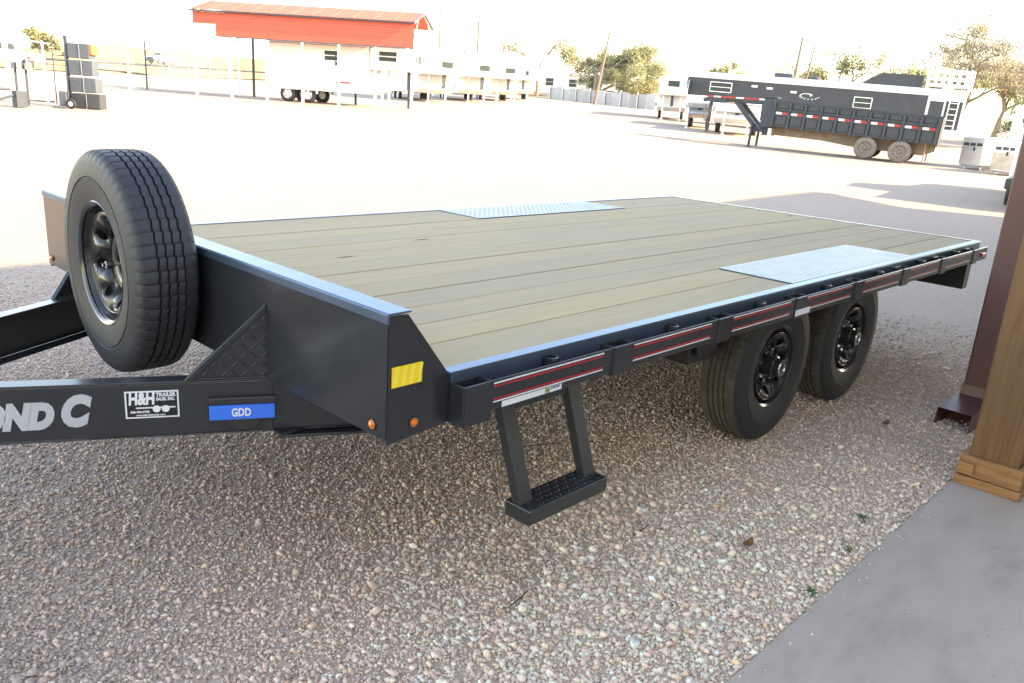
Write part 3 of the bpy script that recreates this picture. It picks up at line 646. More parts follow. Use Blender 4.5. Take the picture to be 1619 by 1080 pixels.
ob('toe_plate', box(bm_(), -.02, .34, -.2, -.02, .02, .035), M['bluegrey'], ht)
# pipe gate and its leaning white post
gp_ = P(5.29, 23.09)
gt = thing('pipe_gate', 'white painted pipe gate with cross rails left of the hand truck', 'gate', gp_, frame2((5.29, 23.09), (6.3, 23.6)))
bm = bm_(); bar(bm, (-.10, 0, 0), (-.20, .0, 1.95), .065, 10); lathe(bm, [(-.02, .001), (-.02, .09), (.05, .09), (.05, .001)], 12, 'z', T=Matrix.Translation((-.205, 0, 1.95))); ob('post', bm, M['white'], gt)
for z in (1.68, 1.20, .16):
    bm = bm_(); bar(bm, (-.15, 0, z+.02), (1.5, .3, z-.03), .022, 8); ob('rail', bm, M['galv'] if z > .5 else M['bluegrey'], gt)
for x in (.22, 1.05):
    bm = bm_(); bar(bm, (x, .05, .1), (x-.03, .05, 1.7), .03, 8); ob('upright', bm, M['white'], gt)
bm = bm_(); bar(bm, (.3, .06, 1.6), (.5, .06, 1.15), .018); bar(bm, (.62, .1, 1.05), (.98, .2, .25), .012); ob('brace', bm, M['white'], gt)
mb = thing('mailbox_pair', 'two dark boxes on thin posts behind the pipe gate', 'mailbox', P(5.45, 23.5), .1)
for x in (0, .26):
    bm = bm_(); prism(bm, [(x-.1, .93), (x+.1, .93), (x+.1, 1.04), (x+.07, 1.1), (x-.07, 1.1), (x-.1, 1.04)], -.2, .2, 'y'); ob('box', bm, M['plastic_dark'], mb)
    bm = bm_(); bar(bm, (x, 0, 0), (x, 0, .93), .028); ob('post', bm, M['bluegrey'], mb)
jk = thing('trailer_tongue', 'dark trailer tongue with a jack resting on gravel at the left edge', 'trailer tongue', P(5.0, 22.6), frame2((5.3, 22.9), (4.2, 22.6)))
bm = bm_(); bar(bm, (.0, .1, .45), (1.6, .1, .5), .035); ob('beam', bm, M['bluegrey'], jk)
bm = bm_(); bar(bm, (-.1, .1, .32), (.6, -.1, .06), .03); bar(bm, (.3, -.1, .10), (1.6, -.1, .14), .03); ob('drawbar', bm, M['bluegrey'], jk)
bm = bm_(); box(bm, -.36, -.08, 0, .2, .02, .42); ob('jack', bm, M['bluegrey'], jk)

# ------------------------------------------------------------------ chain link fence left of the carport
fc = thing('chain_link_fence', 'galvanised chain link fence running behind the carport', 'fence', P(14.4, 37.5), 0)
O = Vector(fc.location); fpts = [(11.5, 35.2), (13.4, 36.5), (15.4, 39.5), (17.7, 42.2), (20, 45), (23, 48.5), (26, 52)]
for i, (x, y) in enumerate(fpts):
    bm = bm_(); q = P(x, y)-O; bar(bm, q, q+Vector((0, 0, 2.05 if i != 2 else 2.5)), .04 if i % 3 else .055, 8); ob('post', bm, M['galv'] if i != 2 else M['bluegrey'], fc)
for a, b in zip(fpts, fpts[1:]):
    bm = bm_(); bar(bm, P(*a)-O+Vector((0, 0, 2)), P(*b)-O+Vector((0, 0, 2)), .015, 6); ob('top_rail', bm, M['galv'], fc)
    bm = bm_(); A_, B_ = P(*a)-O, P(*b)-O; n = 22
    for k in range(n):
        for d in (1, -1):
            u, v = k/n, min(max(k/n+d*.32, 0), 1); h = abs(v-u)/.32*1.95
            tube(bm, [A_.lerp(B_, u)+Vector((0, 0, .03)), A_.lerp(B_, v)+Vector((0, 0, h))], .0018, 3, False)
            tube(bm, [A_.lerp(B_, u)+Vector((0, 0, 1.98)), A_.lerp(B_, v)+Vector((0, 0, 1.98-h))], .0018, 3, False)
    ob('wire_mesh', bm, M['galv'], fc, kind='stuff', fixn=False)
bl = thing('bollard', 'short white bollard standing in the lot left of the carport', 'bollard', P(13.0, 35.4)); bm = bm_(); bar(bm, (0, 0, 0), (0, 0, .9), .07, 10); ob('post', bm, M['white'], bl)

# ------------------------------------------------------------------ carport (local x along the near side, y away from us)
c0, c1 = P(15.74, 34.95), P(21.67, 27.15)
crz = frame2(c0, c1); CL = 9.8
cp = thing('carport', 'open carport with a red metal roof and white posts sheltering a white trailer', 'carport', c0, crz)
tilt = (c1.z-c0.z)/CL
def zc(x): return tilt*x
for k in range(7):
    x = CL*k/6; bm = bm_(); box(bm, x-.045, x+.045, -.045, .045, zc(x)-.05, 2.62); ob('post', bm, M['post_white'], cp)
for x in (.35, 1.1, 3.0, 6.2, 8.8):
    bm = bm_(); box(bm, x-.05, x+.05, 3.45, 3.54, -.05, 3.48); ob('post', bm, M['bluegrey'] if x != .35 else M['post_white'], cp)
zb = [2.58+k*.238 for k in range(5)]
def ribbed(bm, x0, x1, z0, z1, y):
    n = 3; hh = (z1-z0)/n; pr_ = []
    for k in range(n):
        z = z0+hh*k; pr_ += [(y+(.006 if not k else 0), z-(.02 if not k else 0)), (y, z+hh*.80), (y+.02, z+hh*.84), (y+.02, z+hh*.92), (y, z+hh*.96), (y, z+hh*.999)]
    v = [[bm.verts.new((x, q[0], q[1])) for q in pr_] for x in (x0, x1)]
    for i in range(len(pr_)-1): bm.faces.new([v[0][i], v[1][i], v[1][i+1], v[0][i+1]])
for k in range(4):
    if k < 2: bm = bm_(); ribbed(bm, -.05, .98, zb[k], zb[k+1]-.002, -.055); ob('siding_panel', bm, M['white'], cp)
    bm = bm_(); ribbed(bm, 1.0 if k < 2 else -.05, CL+.05, zb[k], zb[k+1]-.002, -.055); ob('siding_panel', bm, M['redroof'], cp)
ob('eave_trim', box(bm_(), -.12, CL+.1, -.24, -.08, 3.53, 3.59), M['trim'], cp)
ob('siding_trim', box(bm_(), 1.0, CL+.05, -.05, -.02, 2.52, 2.57), M['trim'], cp)
for sgn, nm in ((0, 'a'), (1, 'b')):
    ya, yb = (-.26, 1.75) if not sgn else (3.76, 1.75)
    for k in range(11):
        x0, x1 = -.1+k*(CL+.18)/11, -.1+(k+1)*(CL+.18)/11+.01; bm = bm_()
        v = [(x0, ya, 3.595), (x0+.03, ya, 3.62), (x0+.07, ya, 3.595), (x1, ya, 3.595)]
        a = [bm.verts.new(p) for p in v]; b = [bm.verts.new((p[0], yb, p[2]+.56)) for p in v]
        for i in range(3): bm.faces.new([a[i], a[i+1], b[i+1], b[i]])
        ob('roof_panel', bm, M['redroof'], cp)
for x in (0, CL):
    bm = bm_(); v = [bm.verts.new(p) for p in ((x+.07, -.25, 3.53), (x+.07, -.25, 3.62), (x+.07, 1.75, 4.19), (x+.07, 3.75, 3.62), (x+.07, 3.75, 3.53), (x+.07, 1.75, 4.06))]; bm.faces.new([v[0], v[1], v[2], v[5]]); bm.faces.new([v[5], v[2], v[3], v[4]]); ob('rake_trim', bm, M['trim'], cp, solid=.03)
for x in (.2, 3.2, 6.4, CL):
    bm = bm_(); bar(bm, (x, 0, 3.53), (x, 1.75, 4.08), .04); bar(bm, (x, 3.5, 3.53), (x, 1.75, 4.08), .04); bar(bm, (x, 3.5, 2.8), (x, 2.7, 3.75), .03); bar(bm, (x, .0, 2.8), (x, .8, 3.75), .03); ob('truss', bm, M['galv'], cp)

# ------------------------------------------------------------------ trailers
def wheel_small(par, x, y, r, wd, mt, mr, out=-1, spokes=5):
    wp = part_empty('wheel', par, (x, y, r), (0, random.random(), 0 if out < 0 else PI))
    bm = bm_(); lathe(bm, [(.03, r*.55), (0, r*.62), (0, r*.86), (.03, r*.97), (.05, r), (wd-.05, r), (wd-.02, r*.96), (wd, r*.8), (wd-.02, r*.55)], 28, 'y'); ob('tyre', bm, mt, wp, smooth=True)
    bm = bm_(); lathe(bm, [(.02, r*.60), (.01, r*.57), (.05, r*.50), (.12, r*.48)], 28, 'y'); disc(bm, (0, .10, 0), r*.5, 24)
    for k in range(spokes):
        a = 2*PI*k/spokes; T = Matrix.Rotation(a, 4, 'Y'); prism(bm, [(-.10*r, .02*r), (.10*r, .02*r), (.16*r, .52*r), (-.16*r, .52*r)], .03, .05, 'y', T)
    lathe(bm, [(.06, r*.17), (0, r*.16), (-.02, r*.10), (-.02, .001)], 16, 'y'); ob('rim', bm, mr, wp)
    return wp
def window(par, x0, x1, z0, z1, y, frame, split=True, side=-1, ax='y'):
    """framed window on a wall facing -y (side=-1) or +y, or +x (ax='x')"""
    f = .05; bm = bm_(); o_ = side
    def b(a0, a1, c0_, c1_, d0, d1):
        d0, d1 = sorted((y+o_*d0, y+o_*d1))
        return box(bm, a0, a1, d0, d1, c0_, c1_) if ax == 'y' else box(bm, d0, d1, a0, a1, c0_, c1_)
    b(x0-f, x1+f, z0-f, z0, .002, .03); b(x0-f, x1+f, z1, z1+f, .002, .03); b(x0-f, x0, z0, z1, .002, .03); b(x1, x1+f, z0, z1, .002, .03)
    if split: b(x0, x1, (z0+z1)/2-.02, (z0+z1)/2+.02, .002, .028)
    wf = ob('window', bm, frame, par); bm = bm_(); b(x0, x1, z0, z1, .002, .008); ob('pane', bm, M['glass'], wf); return wf
def horse_trailer(name, label, loc, rz, L, Wd=2.1, Hh=2.75, neck=2.0, body=None, trim=None, group=None, floor=.55, win=True, ac=True, text_bits=True, nr=.35, low=None, wx=None):
    """gooseneck horse trailer; origin on the ground under the nose foot, local x forwards"""
    wx = wx or L*.62; body = body or M['white']; trim = trim or M['alu']
    t = thing(name, label, 'trailer', loc, rz, group); w2 = Wd/2; zn = min(1.62, Hh*.66)
    bm = bm_(); prism(bm, [(-L, floor), (-.15, floor), (.28, floor+.25), (-.1, zn-.02), (-.1, Hh), (-L, Hh)], -w2, w2, 'y'); ob('body', bm, body, t, bevel=.05)
    bm = bm_(); prism(bm, [(-.095, zn), (neck-.15, zn), (neck, zn+.25), (neck-.12, Hh-.12), (neck-.3, Hh), (-.095, Hh)], -w2, w2, 'y'); nk = ob('neck', bm, body, t, bevel=.06)
    bm = bm_(); box(bm, -L-.02, neck-.35, -w2+.02, w2-.02, Hh+.002, Hh+.07); ob('roof', bm, M['white'], t, bevel=.03)
    bm = bm_(); box(bm, -L-.02, -.16, -w2-.012, -w2-.001, floor+.02, floor+.10); box(bm, -L-.02, -.16, w2+.001, w2+.012, floor+.02, floor+.10); ob('rub_trim', bm, trim, t)
    for y in (-w2-.003, w2+.003):
        ob('lower_skin', box(bm_(), -L+.05, -.4, min(y, y*.999), max(y, y*.999)+.002, floor+.12, floor+.62), low or trim, t)
    for y in (-.55, .55):
        bm = bm_(); box(bm, .34, .43, y-.045, y+.045, .06, zn-.005); box(bm, .28, .49, y-.1, y+.1, .0, .055); ob('jack_leg', bm, trim, t)
    bm = bm_(); box(bm, neck-.5, neck-.35, -.09, .09, .85, zn-.005); ob('coupler', bm, M['bluegrey'], t)
    for x in (-wx, -wx-.95):
        for s in (-1, 1): wheel_small(t, x, s*(w2-.05), nr, .22, M['rubber'], M['alu'], s)
    for s in (-1, 1):
        bm = bm_(); a, b = sorted((s*(w2+.002), s*(w2+.03))); cx = -wx-.475
        prism(bm, [(cx-.98, .42), (cx-.98, .70), (cx-.8, .86), (cx+.8, .86), (cx+.98, .70), (cx+.98, .42), (cx+.9, .42), (cx+.85, .68), (cx+.75, .78), (cx-.75, .78), (cx-.85, .68), (cx-.9, .42)], a, b, 'y'); ob('fender', bm, trim, t)
    if win:
        for s in (-1, 1):
            window(t, .35, 1.15, 2.0, 2.4, s*w2, trim, True, s); window(t, -L*.45, -L*.45+.7, 1.9, 2.3, s*w2, trim, True, s)
        window(nk, -.35, .35, 2.0, 2.35, neck+.004, trim, False, 1, 'x')
    if ac: ob('air_conditioner', box(bm_(), -L*.4, -L*.4+.9, -.3, .3, Hh+.072, Hh+.32), M['bluegrey'], t, bevel=.05)
    if text_bits:
        for s in (-1, 1):
            a, b = sorted((s*(w2+.006), s*(w2+.012))); bm = bm_(); box(bm, -1.6, -.45, a, b, .95, 1.02); ob('side_stripe', bm, M['decal_red'], t); bm = bm_(); box(bm, -1.9, -.35, a, b, 1.08, 1.32); ob('side_panel', bm, trim, t)
    return t
def toward(p, q): return math.atan2(q[1]-p[1], q[0]-p[0])
# white trailer under the carport: local frame of the carport, lying along x, nose to the right
fx = Matrix.Translation(c0) @ Matrix.Rotation(crz, 4, 'Z')
def incp(x, y): q = fx @ Vector((x, y, 0)); return P(q.x, q.y)
t = horse_trailer('horse_trailer', 'long white horse trailer parked under the red roofed carport', incp(7.7, 2.0), crz, 4.75, 2.1, 2.55, 1.9, group='white gooseneck horse trailers', ac=False, nr=.36, low=M['white'], wx=2.95)
window(t, -1.6, -1.5, 1.75, 2.1, -1.05, M['trim'], False, -1)
ob('door', box(bm_(), -.95, -.25, -1.068, -1.052, .62, 2.3), M['decal_white'], t)
# echelon of white goosenecks right of the carport
HD = toward((0, 0), (-.35, -.94))
for i, (x, y, lab, L) in enumerate([(32.2, 38.0, 'white gooseneck horse trailer nearest the right end of the carport', 6.5), (37.6, 40.2, 'white gooseneck horse trailer with a roof unit, second right of the carport', 7), (43.1, 43.0, 'white gooseneck horse trailer with a dark doorway, third right of the carport', 6), (51.3, 49.1, 'smallest looking white gooseneck trailer, farthest in the row right of the carport', 6)]):
    horse_trailer('horse_trailer', lab, P(x, y), HD-.1*i, L, 2.3, 2.95+.05*(i % 2), 2.0, group='white gooseneck horse trailers', ac=i == 1)
# small trailers behind the black ones on the right
horse_trailer('horse_trailer', 'white gooseneck trailer with a small window left of the long black trailer', P(43.5, 28.3), toward((43.5, 28.3), (-1.3, -1.4)), 5, 1.75, 2.25, .9, group='white gooseneck horse trailers', ac=False)
horse_trailer('horse_trailer', 'low silver gooseneck trailer behind the neck of the black stake trailer', P(36.6, 22.0), toward((36.6, 22.0), (-1.3, 0)), 4, 1.25, 1.62, .4, body=M['alu'], ac=False, win=False)
horse_trailer('horse_trailer', 'white gooseneck trailer nose showing under the neck of the black stake trailer', P(34.3, 18.5), toward((34.3, 18.5), (-1.3, -1)), 4, 2.1, 1.62, .4, ac=False, win=False)
# black gooseneck stake trailer; origin on the ground at the rear, local x forwards (away to the left of the picture), y left = towards us
rr0, rr1 = P(29.75, 7.65, -.16), P(27.6, 15.8)
drz = toward(rr0, rr1)
dt = thing('stake_trailer', 'black gooseneck trailer with ribbed sides and red white tape, parked before the long black trailer', 'trailer', rr0, drz)
pitch = math.atan2(rr1.z-rr0.z, 8.7); dt.rotation_euler = (0, -pitch, drz)
BX0, BX1, YS = .45, 5.98, 1.06
ob('bed', box(bm_(), BX0, BX1, -1.0, 1.0, .86, .93), M['bluegrey'], dt)
for s in (-1, 1):
    a, b = sorted((s*1.0, s*1.03))
    bm = bm_(); box(bm, BX0, BX1, a, b, .86, 1.74); sd_ = ob('side_wall', bm, M['trailer_black'], dt)
    for k in range(11):
        x = BX0+(BX1-BX0-.08)*k/10; y0, y1 = sorted((s*1.031, s*1.12)); ob('stake', box(bm_(), x, x+.08, y0, y1, .84, 1.71), M['bluegrey'], dt)
    for k in range(10):
        x0 = BX0+.08+(BX1-BX0-.08)*k/10; x1 = x0+(BX1-BX0-.08)/10-.085; xm = (x0+x1)/2; y0, y1 = sorted((s*1.031, s*1.045))
        # seen from outside on the visible side the white half is towards the nose
        bm = bm_(); box(bm, xm, x1-.02, y0, y1, 1.30, 1.385); ob('white_tape', bm, M['decal_white'], dt)
        bm = bm_(); box(bm, x0+.02, xm-.002, y0, y1, 1.30, 1.385); ob('red_tape', bm, M['decal_red'], dt)
        y0, y1 = sorted((s*1.031, s*1.06)); ob('side_panel', box(bm_(), x0+.03, x1-.03, y0, y1, .93, 1.25), M['trailer_black'], dt, bevel=.02); ob('upper_panel', box(bm_(), x0+.03, x1-.03, y0, y1, 1.52, 1.67), M['trailer_black'], dt, bevel=.02)
    y0, y1 = sorted((s*1.121, s*1.15)); ob('side_rail', box(bm_(), BX0, BX1, y0, y1, 1.45, 1.485), M['bluegrey'], dt)
    ob('top_rail', box(bm_(), BX0, BX1, s*1.02-.04, s*1.02+.04, 1.742, 1.795), M['bluegrey'], dt)
    y0, y1 = sorted((s*.45, s*.55)); bm = bm_(); prism(bm, [(.5, .86), (6.1, .86), (6.1, .55), (4.2, .55), (3.0, .45), (.8, .45), (.5, .6)], y0, y1, 'y'); ob('frame_rail', bm, M['dust'] if s > 0 else M['black'], dt)
    for x in (1.50, 2.62): wheel_small(dt, x, s*1.08, .375, .26, M['dusttyre'] if s > 0 else M['black'], M['dusttyre'] if s > 0 else M['black'], 1 if s > 0 else -1, 8).location.z += .12
    y0, y1 = sorted((s*.80, s*1.05)); ob('mud_flap', box(bm_(), .72, .75, y0, y1, .22, .84), M['dust'], dt)
ob('tailgate', box(bm_(), BX0-.05, BX0-.002, -1.0, 1.0, .8, 1.76), M['trailer_black'], dt)
# neck
for s in (-1, 1):
    y0, y1 = sorted((s*.38, s*.50))
    bm = bm_(); prism(bm, [(6.35, 1.60), (8.55, 1.53), (8.78, 1.48), (8.82, 1.60), (8.50, 1.72), (6.35, 1.80)], y0, y1, 'y'); ob('neck_beam', bm, M['trailer_black'], dt)
    bm = bm_(); prism(bm, [(6.38, .60), (6.62, .60), (7.62, 1.58), (7.40, 1.58)], y0, y1, 'y'); prism(bm, [(6.10, .5), (6.37, .5), (6.37, 1.80), (6.10, 1.80)], y0, y1, 'y'); ob('riser', bm, M['bluegrey'], dt)
    y0, y1 = sorted((s*.502, s*.515))
    for k in range(8):
        x = 6.40+k*.29; bm = bm_(); prism(bm, [(x, 1.735-.008*k), (x+.28, 1.727-.008*k), (x+.28, 1.795-.011*k), (x, 1.803-.011*k)], y0, y1, 'y'); ob('red_tape' if k % 3 else 'white_tape', bm, M['decal_red'] if k % 3 else M['decal_white'], dt)
    bm = bm_(); bar(bm, (6.75, s*.62, .04), (6.75, s*.62, .9), .05, 8); box(bm, 6.62, 6.88, s*.62-.12, s*.62+.12, 0, .04); ob('landing_leg', bm, M['bluegrey'], dt)
ob('nose_plate', box(bm_(), 6.45, 8.5, -.37, .37, 1.50, 1.53), M['bluegrey'], dt)
bm = bm_(); box(bm, 7.35, 7.95, .516, .525, 1.56, 1.68); nm = ob('name_plate', bm, M['decal_black'], dt)
ob('coupler', bar(bm_(), (8.62, 0, .35), (8.62, 0, 1.50), .07, 10), M['bluegrey'], dt)
ob('chain', tube(bm_(), [(8.7, .4, 1.4), (8.72, .42, 1.0), (8.66, .40, .75), (8.6, .3, .9), (8.5, .2, 1.4)], .03, 5), M['dust'], dt)
bm = bm_(); box(bm, 6.0, 6.38, .55, 1.0, .80, 1.84); box(bm, 5.9, 6.42, .5, 1.05, 1.842, 1.89); ob('hydraulic_box', bm, M['bluegrey'], dt, bevel=.02)
bm = bm_(); box(bm, 5.92, 6.05, .9, 1.0, .42, .78); box(bm, 5.72, 6.1, .86, 1.04, .36, .41); ob('step', bm, M['galv'], dt)

# long black living quarters trailer; origin at the rear, x forwards (left), y left towards us
l0, l1 = P(49.95, 13.35), P(44.95, 28.05)
lq = thing('living_quarters_trailer', 'long black trailer with a white roof band, slatted windows and a roof rack', 'trailer', l0, toward(l0, l1))
lq.rotation_euler = (0, -math.atan2(l1.z-l0.z, 15.5), toward(l0, l1))
LL = 15.6; HB = 3.0
bm = bm_(); prism(bm, [(1.9, .5), (12.2, .5), (12.7, 1.0), (12.4, 1.62), (LL-.15, 1.62), (LL, 1.9), (LL-.1, 2.66), (1.9, 2.66)], -1.25, 1.25, 'y'); ob('body', bm, M['trailer_black'], lq, bevel=.04)
bm = bm_(); prism(bm, [(0, .45), (1.895, .45), (1.895, 2.66), (0, 2.66)], -1.25, 1.25, 'y'); ob('rear_section', bm, M['white'], lq, bevel=.04)
bm = bm_(); prism(bm, [(-.02, 2.663), (LL-.12, 2.663), (LL-.3, 3.02), (-.02, 3.05)], -1.27, 1.27, 'y'); ob('roof_band', bm, M['white'], lq, bevel=.05)
for k in range(7):
    x = 2.6+1.65*k; ob('seam_trim', box(bm_(), x, x+.03, 1.252, 1.262, .55 if x < 12 else 1.65, 2.65), M['bluegrey'], lq)
for (x0, x1, z0, z1) in ((12.75, 14.0, 1.95, 2.45), (4.75, 5.65, 1.72, 2.25)): window(lq, x0, x1, z0, z1, 1.25, M['alu'], True, 1)
for (x, z) in ((11.2, 2.35), (10.3, 2.3), (8.9, 2.2)): ob('side_vent', box(bm_(), x, x+.35, 1.252, 1.275, z, z+.12), M['alu'], lq)
bm = bm_()
for k in range(16):
    a = k*.4; x = 8.3-.6*math.cos(a)*(.3+.05*k); z = 2.1+.22*math.sin(a)*(.3+.05*k); tube(bm, [(x, 1.262, z), (x-.12, 1.262, z+.05)], .022, 4)
ob('scroll_emblem', bm, M['alu'], lq)
for (x0, x1, z0, z1, m_) in ((1.05, 1.75, .8, 2.4, M['trailer_black']), (.12, .95, .95, 2.45, M['trailer_black'])):
    ob('rear_door' if x0 > 1 else 'rear_panel', box(bm_(), x0, x1, 1.252, 1.262, z0, z1), m_, lq)
bm = bm_()
for x in (.34, .78): bar(bm, (x, 1.33, .75), (x, 1.33, 3.1), .035, 6)
for k in range(8): bar(bm, (.34, 1.33, .85+.3*k), (.78, 1.33, .85+.3*k), .028, 6)
ob('ladder', bm, M['white'], lq)
bm = bm_()
for x in (-.1, 1.0, 2.1):
    for y in (-1.0, 1.1): bar(bm, (x, y, 3.05), (x, y, 4.05), .06, 6)
for y in (-1.0, 1.1):
    for z in (3.30, 3.65, 4.05): bar(bm, (-.1, y, z), (2.1, y, z), .045, 6)
for k in range(6): x = .1+k*.38; box(bm, x, x+.18, 1.08, 1.12, 3.35, 4.0)
for x in (-.1, 2.1):
    for z in (3.30, 3.65, 4.05): bar(bm, (x, -1.0, z), (x, 1.1, z), .045, 6)
ob('roof_rack', bm, M['white'], lq)
bm = bm_(); prism(bm, [(2.3, 3.052), (5.4, 3.052), (4.5, 3.72), (2.3, 3.72)], -.9, .9, 'y'); ob('hay_pod', bm, M['trailer_black'], lq, bevel=.03)
bm = bm_(); prism(bm, [(4.6, 3.73), (5.5, 3.06), (5.7, 3.06), (5.65, 3.2), (4.75, 3.86), (4.55, 3.86)], -.9, .9, 'y'); ob('wind_deflector', bm, M['white'], lq)
bm = bm_(); prism(bm, [(4.80, 3.80), (5.58, 3.23), (5.60, 3.25), (4.82, 3.83)], -.7, .7, 'y'); ob('solar_panel', bm, M['solar'], lq)
ob('roof_unit', box(bm_(), 9.4, 10.5, -.4, .4, 3.05, 3.32), M['bluegrey'], lq, bevel=.08)
bm = bm_(); lathe(bm, [(3.05, .32), (3.2, .3), (3.3, .18), (3.33, .001)], 20, 'z', T=Matrix.Translation((8.1, 0, 0))); ob('roof_dome', bm, M['bluegrey'], lq, smooth=True)
for x in (3.6, 4.6, 5.6):
    for s in (-1, 1): wheel_small(lq, x, s*1.2, .4, .25, M['rubber'], M['alu'], s)
for s in (-.6, .6): ob('landing_leg', bar(bm_(), (13.0, s, .02), (13.0, s, 1.62), .06, 8), M['alu'], lq)

# silver stock trailers at the right
def stock(lab, loc, rz, up):
    t = thing('stock_trailer', lab, 'trailer', loc, rz, 'silver stock trailers on the right')
    bm = bm_(); prism(bm, [(-.36, .10), (.36, .10), (.42, .16), (.42, 1.08), (-.42, 1.08), (-.42, .16)], 0, .9, 'y'); ob('nose_box', bm, M['alu'], t, bevel=.04)
    for k in range(3): ob('slot', box(bm_(), -.34+.24*k, -.15+.24*k, -.012, -.001, .78, .88), M['trailer_black'], t)
    ob('latch', box(bm_(), .05, .1, -.03, -.001, .62, .74), M['bluegrey'], t)
    bm = bm_(); prism(bm, [(-.40, .3), (.40, .3), (.40, up), (-.40, up)], .95, 4.8, 'y'); ob('body', bm, M['alu'], t, bevel=.06)
    for k in range(4): ob('side_slat', box(bm_(), -.43, -.402, 1.2+k*.85, 1.9+k*.85, .8, .9), M['trailer_black'], t)
    for s in (-1, 1):
        for y in (3.2, 4.1):
            wheel_small(t, 0, 0, .36, .2, M['rubber'], M['alu']); wp = t.children[-1]; wp.location = (s*.5, y-.6, .36); wp.rotation_euler = (0, 0, PI/2 if s > 0 else -PI/2)
    for s in (-.3, .3): ob('jack_leg', bar(bm_(), (s, .2, 0), (s, .2, .098), .05, 8), M['galv'], t)
    return t
stock('weathered silver stock trailer nose just right of the long black trailer', P(30.0, 7.0), -PI/2-.35, 1.06)
t = stock('silver stock trailer with a dark slotted front beside the brown downspout', P(28.4, 5.6), -PI/2-.35, 1.06)
ob('rust_stain', box(bm_(), -.4, .4, -.008, -.002, .16, .7), mat('stained_alu', (.42, .36, .30), .5, .4, 0, .3, 3), t)
t = thing('hauler_body', 'white pitted trailer body standing between the silver trailers and bare tree', 'trailer', P(31.6, 6.05), -PI/2-.35)
bm = bm_(); prism(bm, [(-.40, 1.05), (.30, 1.05), (.60, 2.2), (-.34, 2.25)], 0, 1.2, 'y'); ob('body', bm, M['white'], t, bevel=.05)
bm = bm_(); disc(bm, (.12, -.004, 1.75), .13, 16); ob('round_vent', bm, M['bluegrey'], t)
for s in (-.3, .2):
    ob('jack_leg', box(bm_(), s-.05, s+.05, .4, .5, 0, 1.048), M['galv'], t)

# white pickups: origin on the ground under the rear bumper, x forwards
def pickup(lab, loc, rz):
    t = thing('pickup_truck', lab, 'pickup', loc, rz)
    bm = bm_(); prism(bm, [(0.12, .62), (1.0, .55), (1.02, .62), (1.2, .95), (1.6, .95), (1.78, .62), (1.8, .5), (3.9, .48), (4.0, .62), (4.2, .95), (4.6, .95), (4.8, .6), (5.5, .55), (5.55, 1.05), (5.3, 1.18), (4.0, 1.26), (0.10, 1.26)], -.95, .95, 'y'); ob('body', bm, M['white'], t, bevel=.05)
    bm = bm_(); v0 = [bm.verts.new(p) for p in ((1.95, -.9, 1.262), (4.1, -.9, 1.262), (4.1, .9, 1.262), (1.95, .9, 1.262))]; v1 = [bm.verts.new(p) for p in ((2.15, -.72, 1.93), (3.45, -.72, 1.95), (3.45, .72, 1.95), (2.15, .72, 1.93))]
    bm.faces.new(v1)
    for k in range(4): bm.faces.new([v0[k], v0[(k+1) % 4], v1[(k+1) % 4], v1[k]])
    cab = ob('cab', bm, M['white'], t, bevel=.06)
    bm = bm_()
    for p in (((2.02, -.72, 1.42), (2.02, -.03, 1.42), (2.13, -.03, 1.83), (2.13, -.6, 1.83)), ((2.02, .03, 1.42), (2.02, .72, 1.42), (2.13, .6, 1.83), (2.13, .03, 1.83)), ((3.98, -.78, 1.36), (3.52, -.66, 1.86), (3.52, .66, 1.86), (3.98, .78, 1.36)), ((2.15, -.87, 1.40), (3.0, -.87, 1.40), (3.0, -.755, 1.84), (2.25, -.755, 1.84)), ((3.06, -.87, 1.40), (3.85, -.86, 1.40), (3.42, -.755, 1.84), (3.06, -.755, 1.84)), ((2.15, .87, 1.40), (3.0, .87, 1.40), (3.0, .755, 1.84), (2.25, .755, 1.84)), ((3.06, .87, 1.40), (3.85, .86, 1.40), (3.42, .755, 1.84), (3.06, .755, 1.84))):
        c_ = sum((Vector(q) for q in p), Vector())/4; c_ = (c_-Vector((3, 0, 1.5))); bm.faces.new([bm.verts.new(Vector(q)+c_.normalized()*.03) for q in p])
    ob('windows', bm, M['glass'], cab).name = 'window'
    bm = bm_(); box(bm, -.08, .10, -.98, .98, .42, .62); ob('bumper', bm, M['trailer_black'], t, bevel=.03)
    bm = bm_(); box(bm, 5.52, 5.66, -.98, .98, .42, .66); ob('front_bumper', bm, M['trailer_black'], t, bevel=.03)
    ob('grille', box(bm_(), 5.54, 5.575, -.6, .6, .7, 1.02), M['trailer_black'], t)
    for s in (-1, 1):
        y0, y1 = sorted((s*.5, s*.62)); ob('tail_lamp', box(bm_(), -.095, -.081, y0, y1, .50, .56), M['redlens'], t)
        y0, y1 = sorted((s*.62, s*.93)); ob('headlight', box(bm_(), 5.5, 5.565, y0, y1, .8, 1.02), M['alu'], t)
        for x in (1.4, 4.4): wheel_small(t, x, s*.97, .38, .25, M['rubber'], M['alu'], s)
    return t
pickup('white pickup with a black rear bumper, mostly hidden behind the brown downspout', P(16.62, 1.70), .19)
pickup('small looking white pickup driving on the far road', P(62.5, 143, .25), PI+.45)
pk = pickup('white pickup parked beyond the pipe gate at the far left', P(15, 72), -.2)

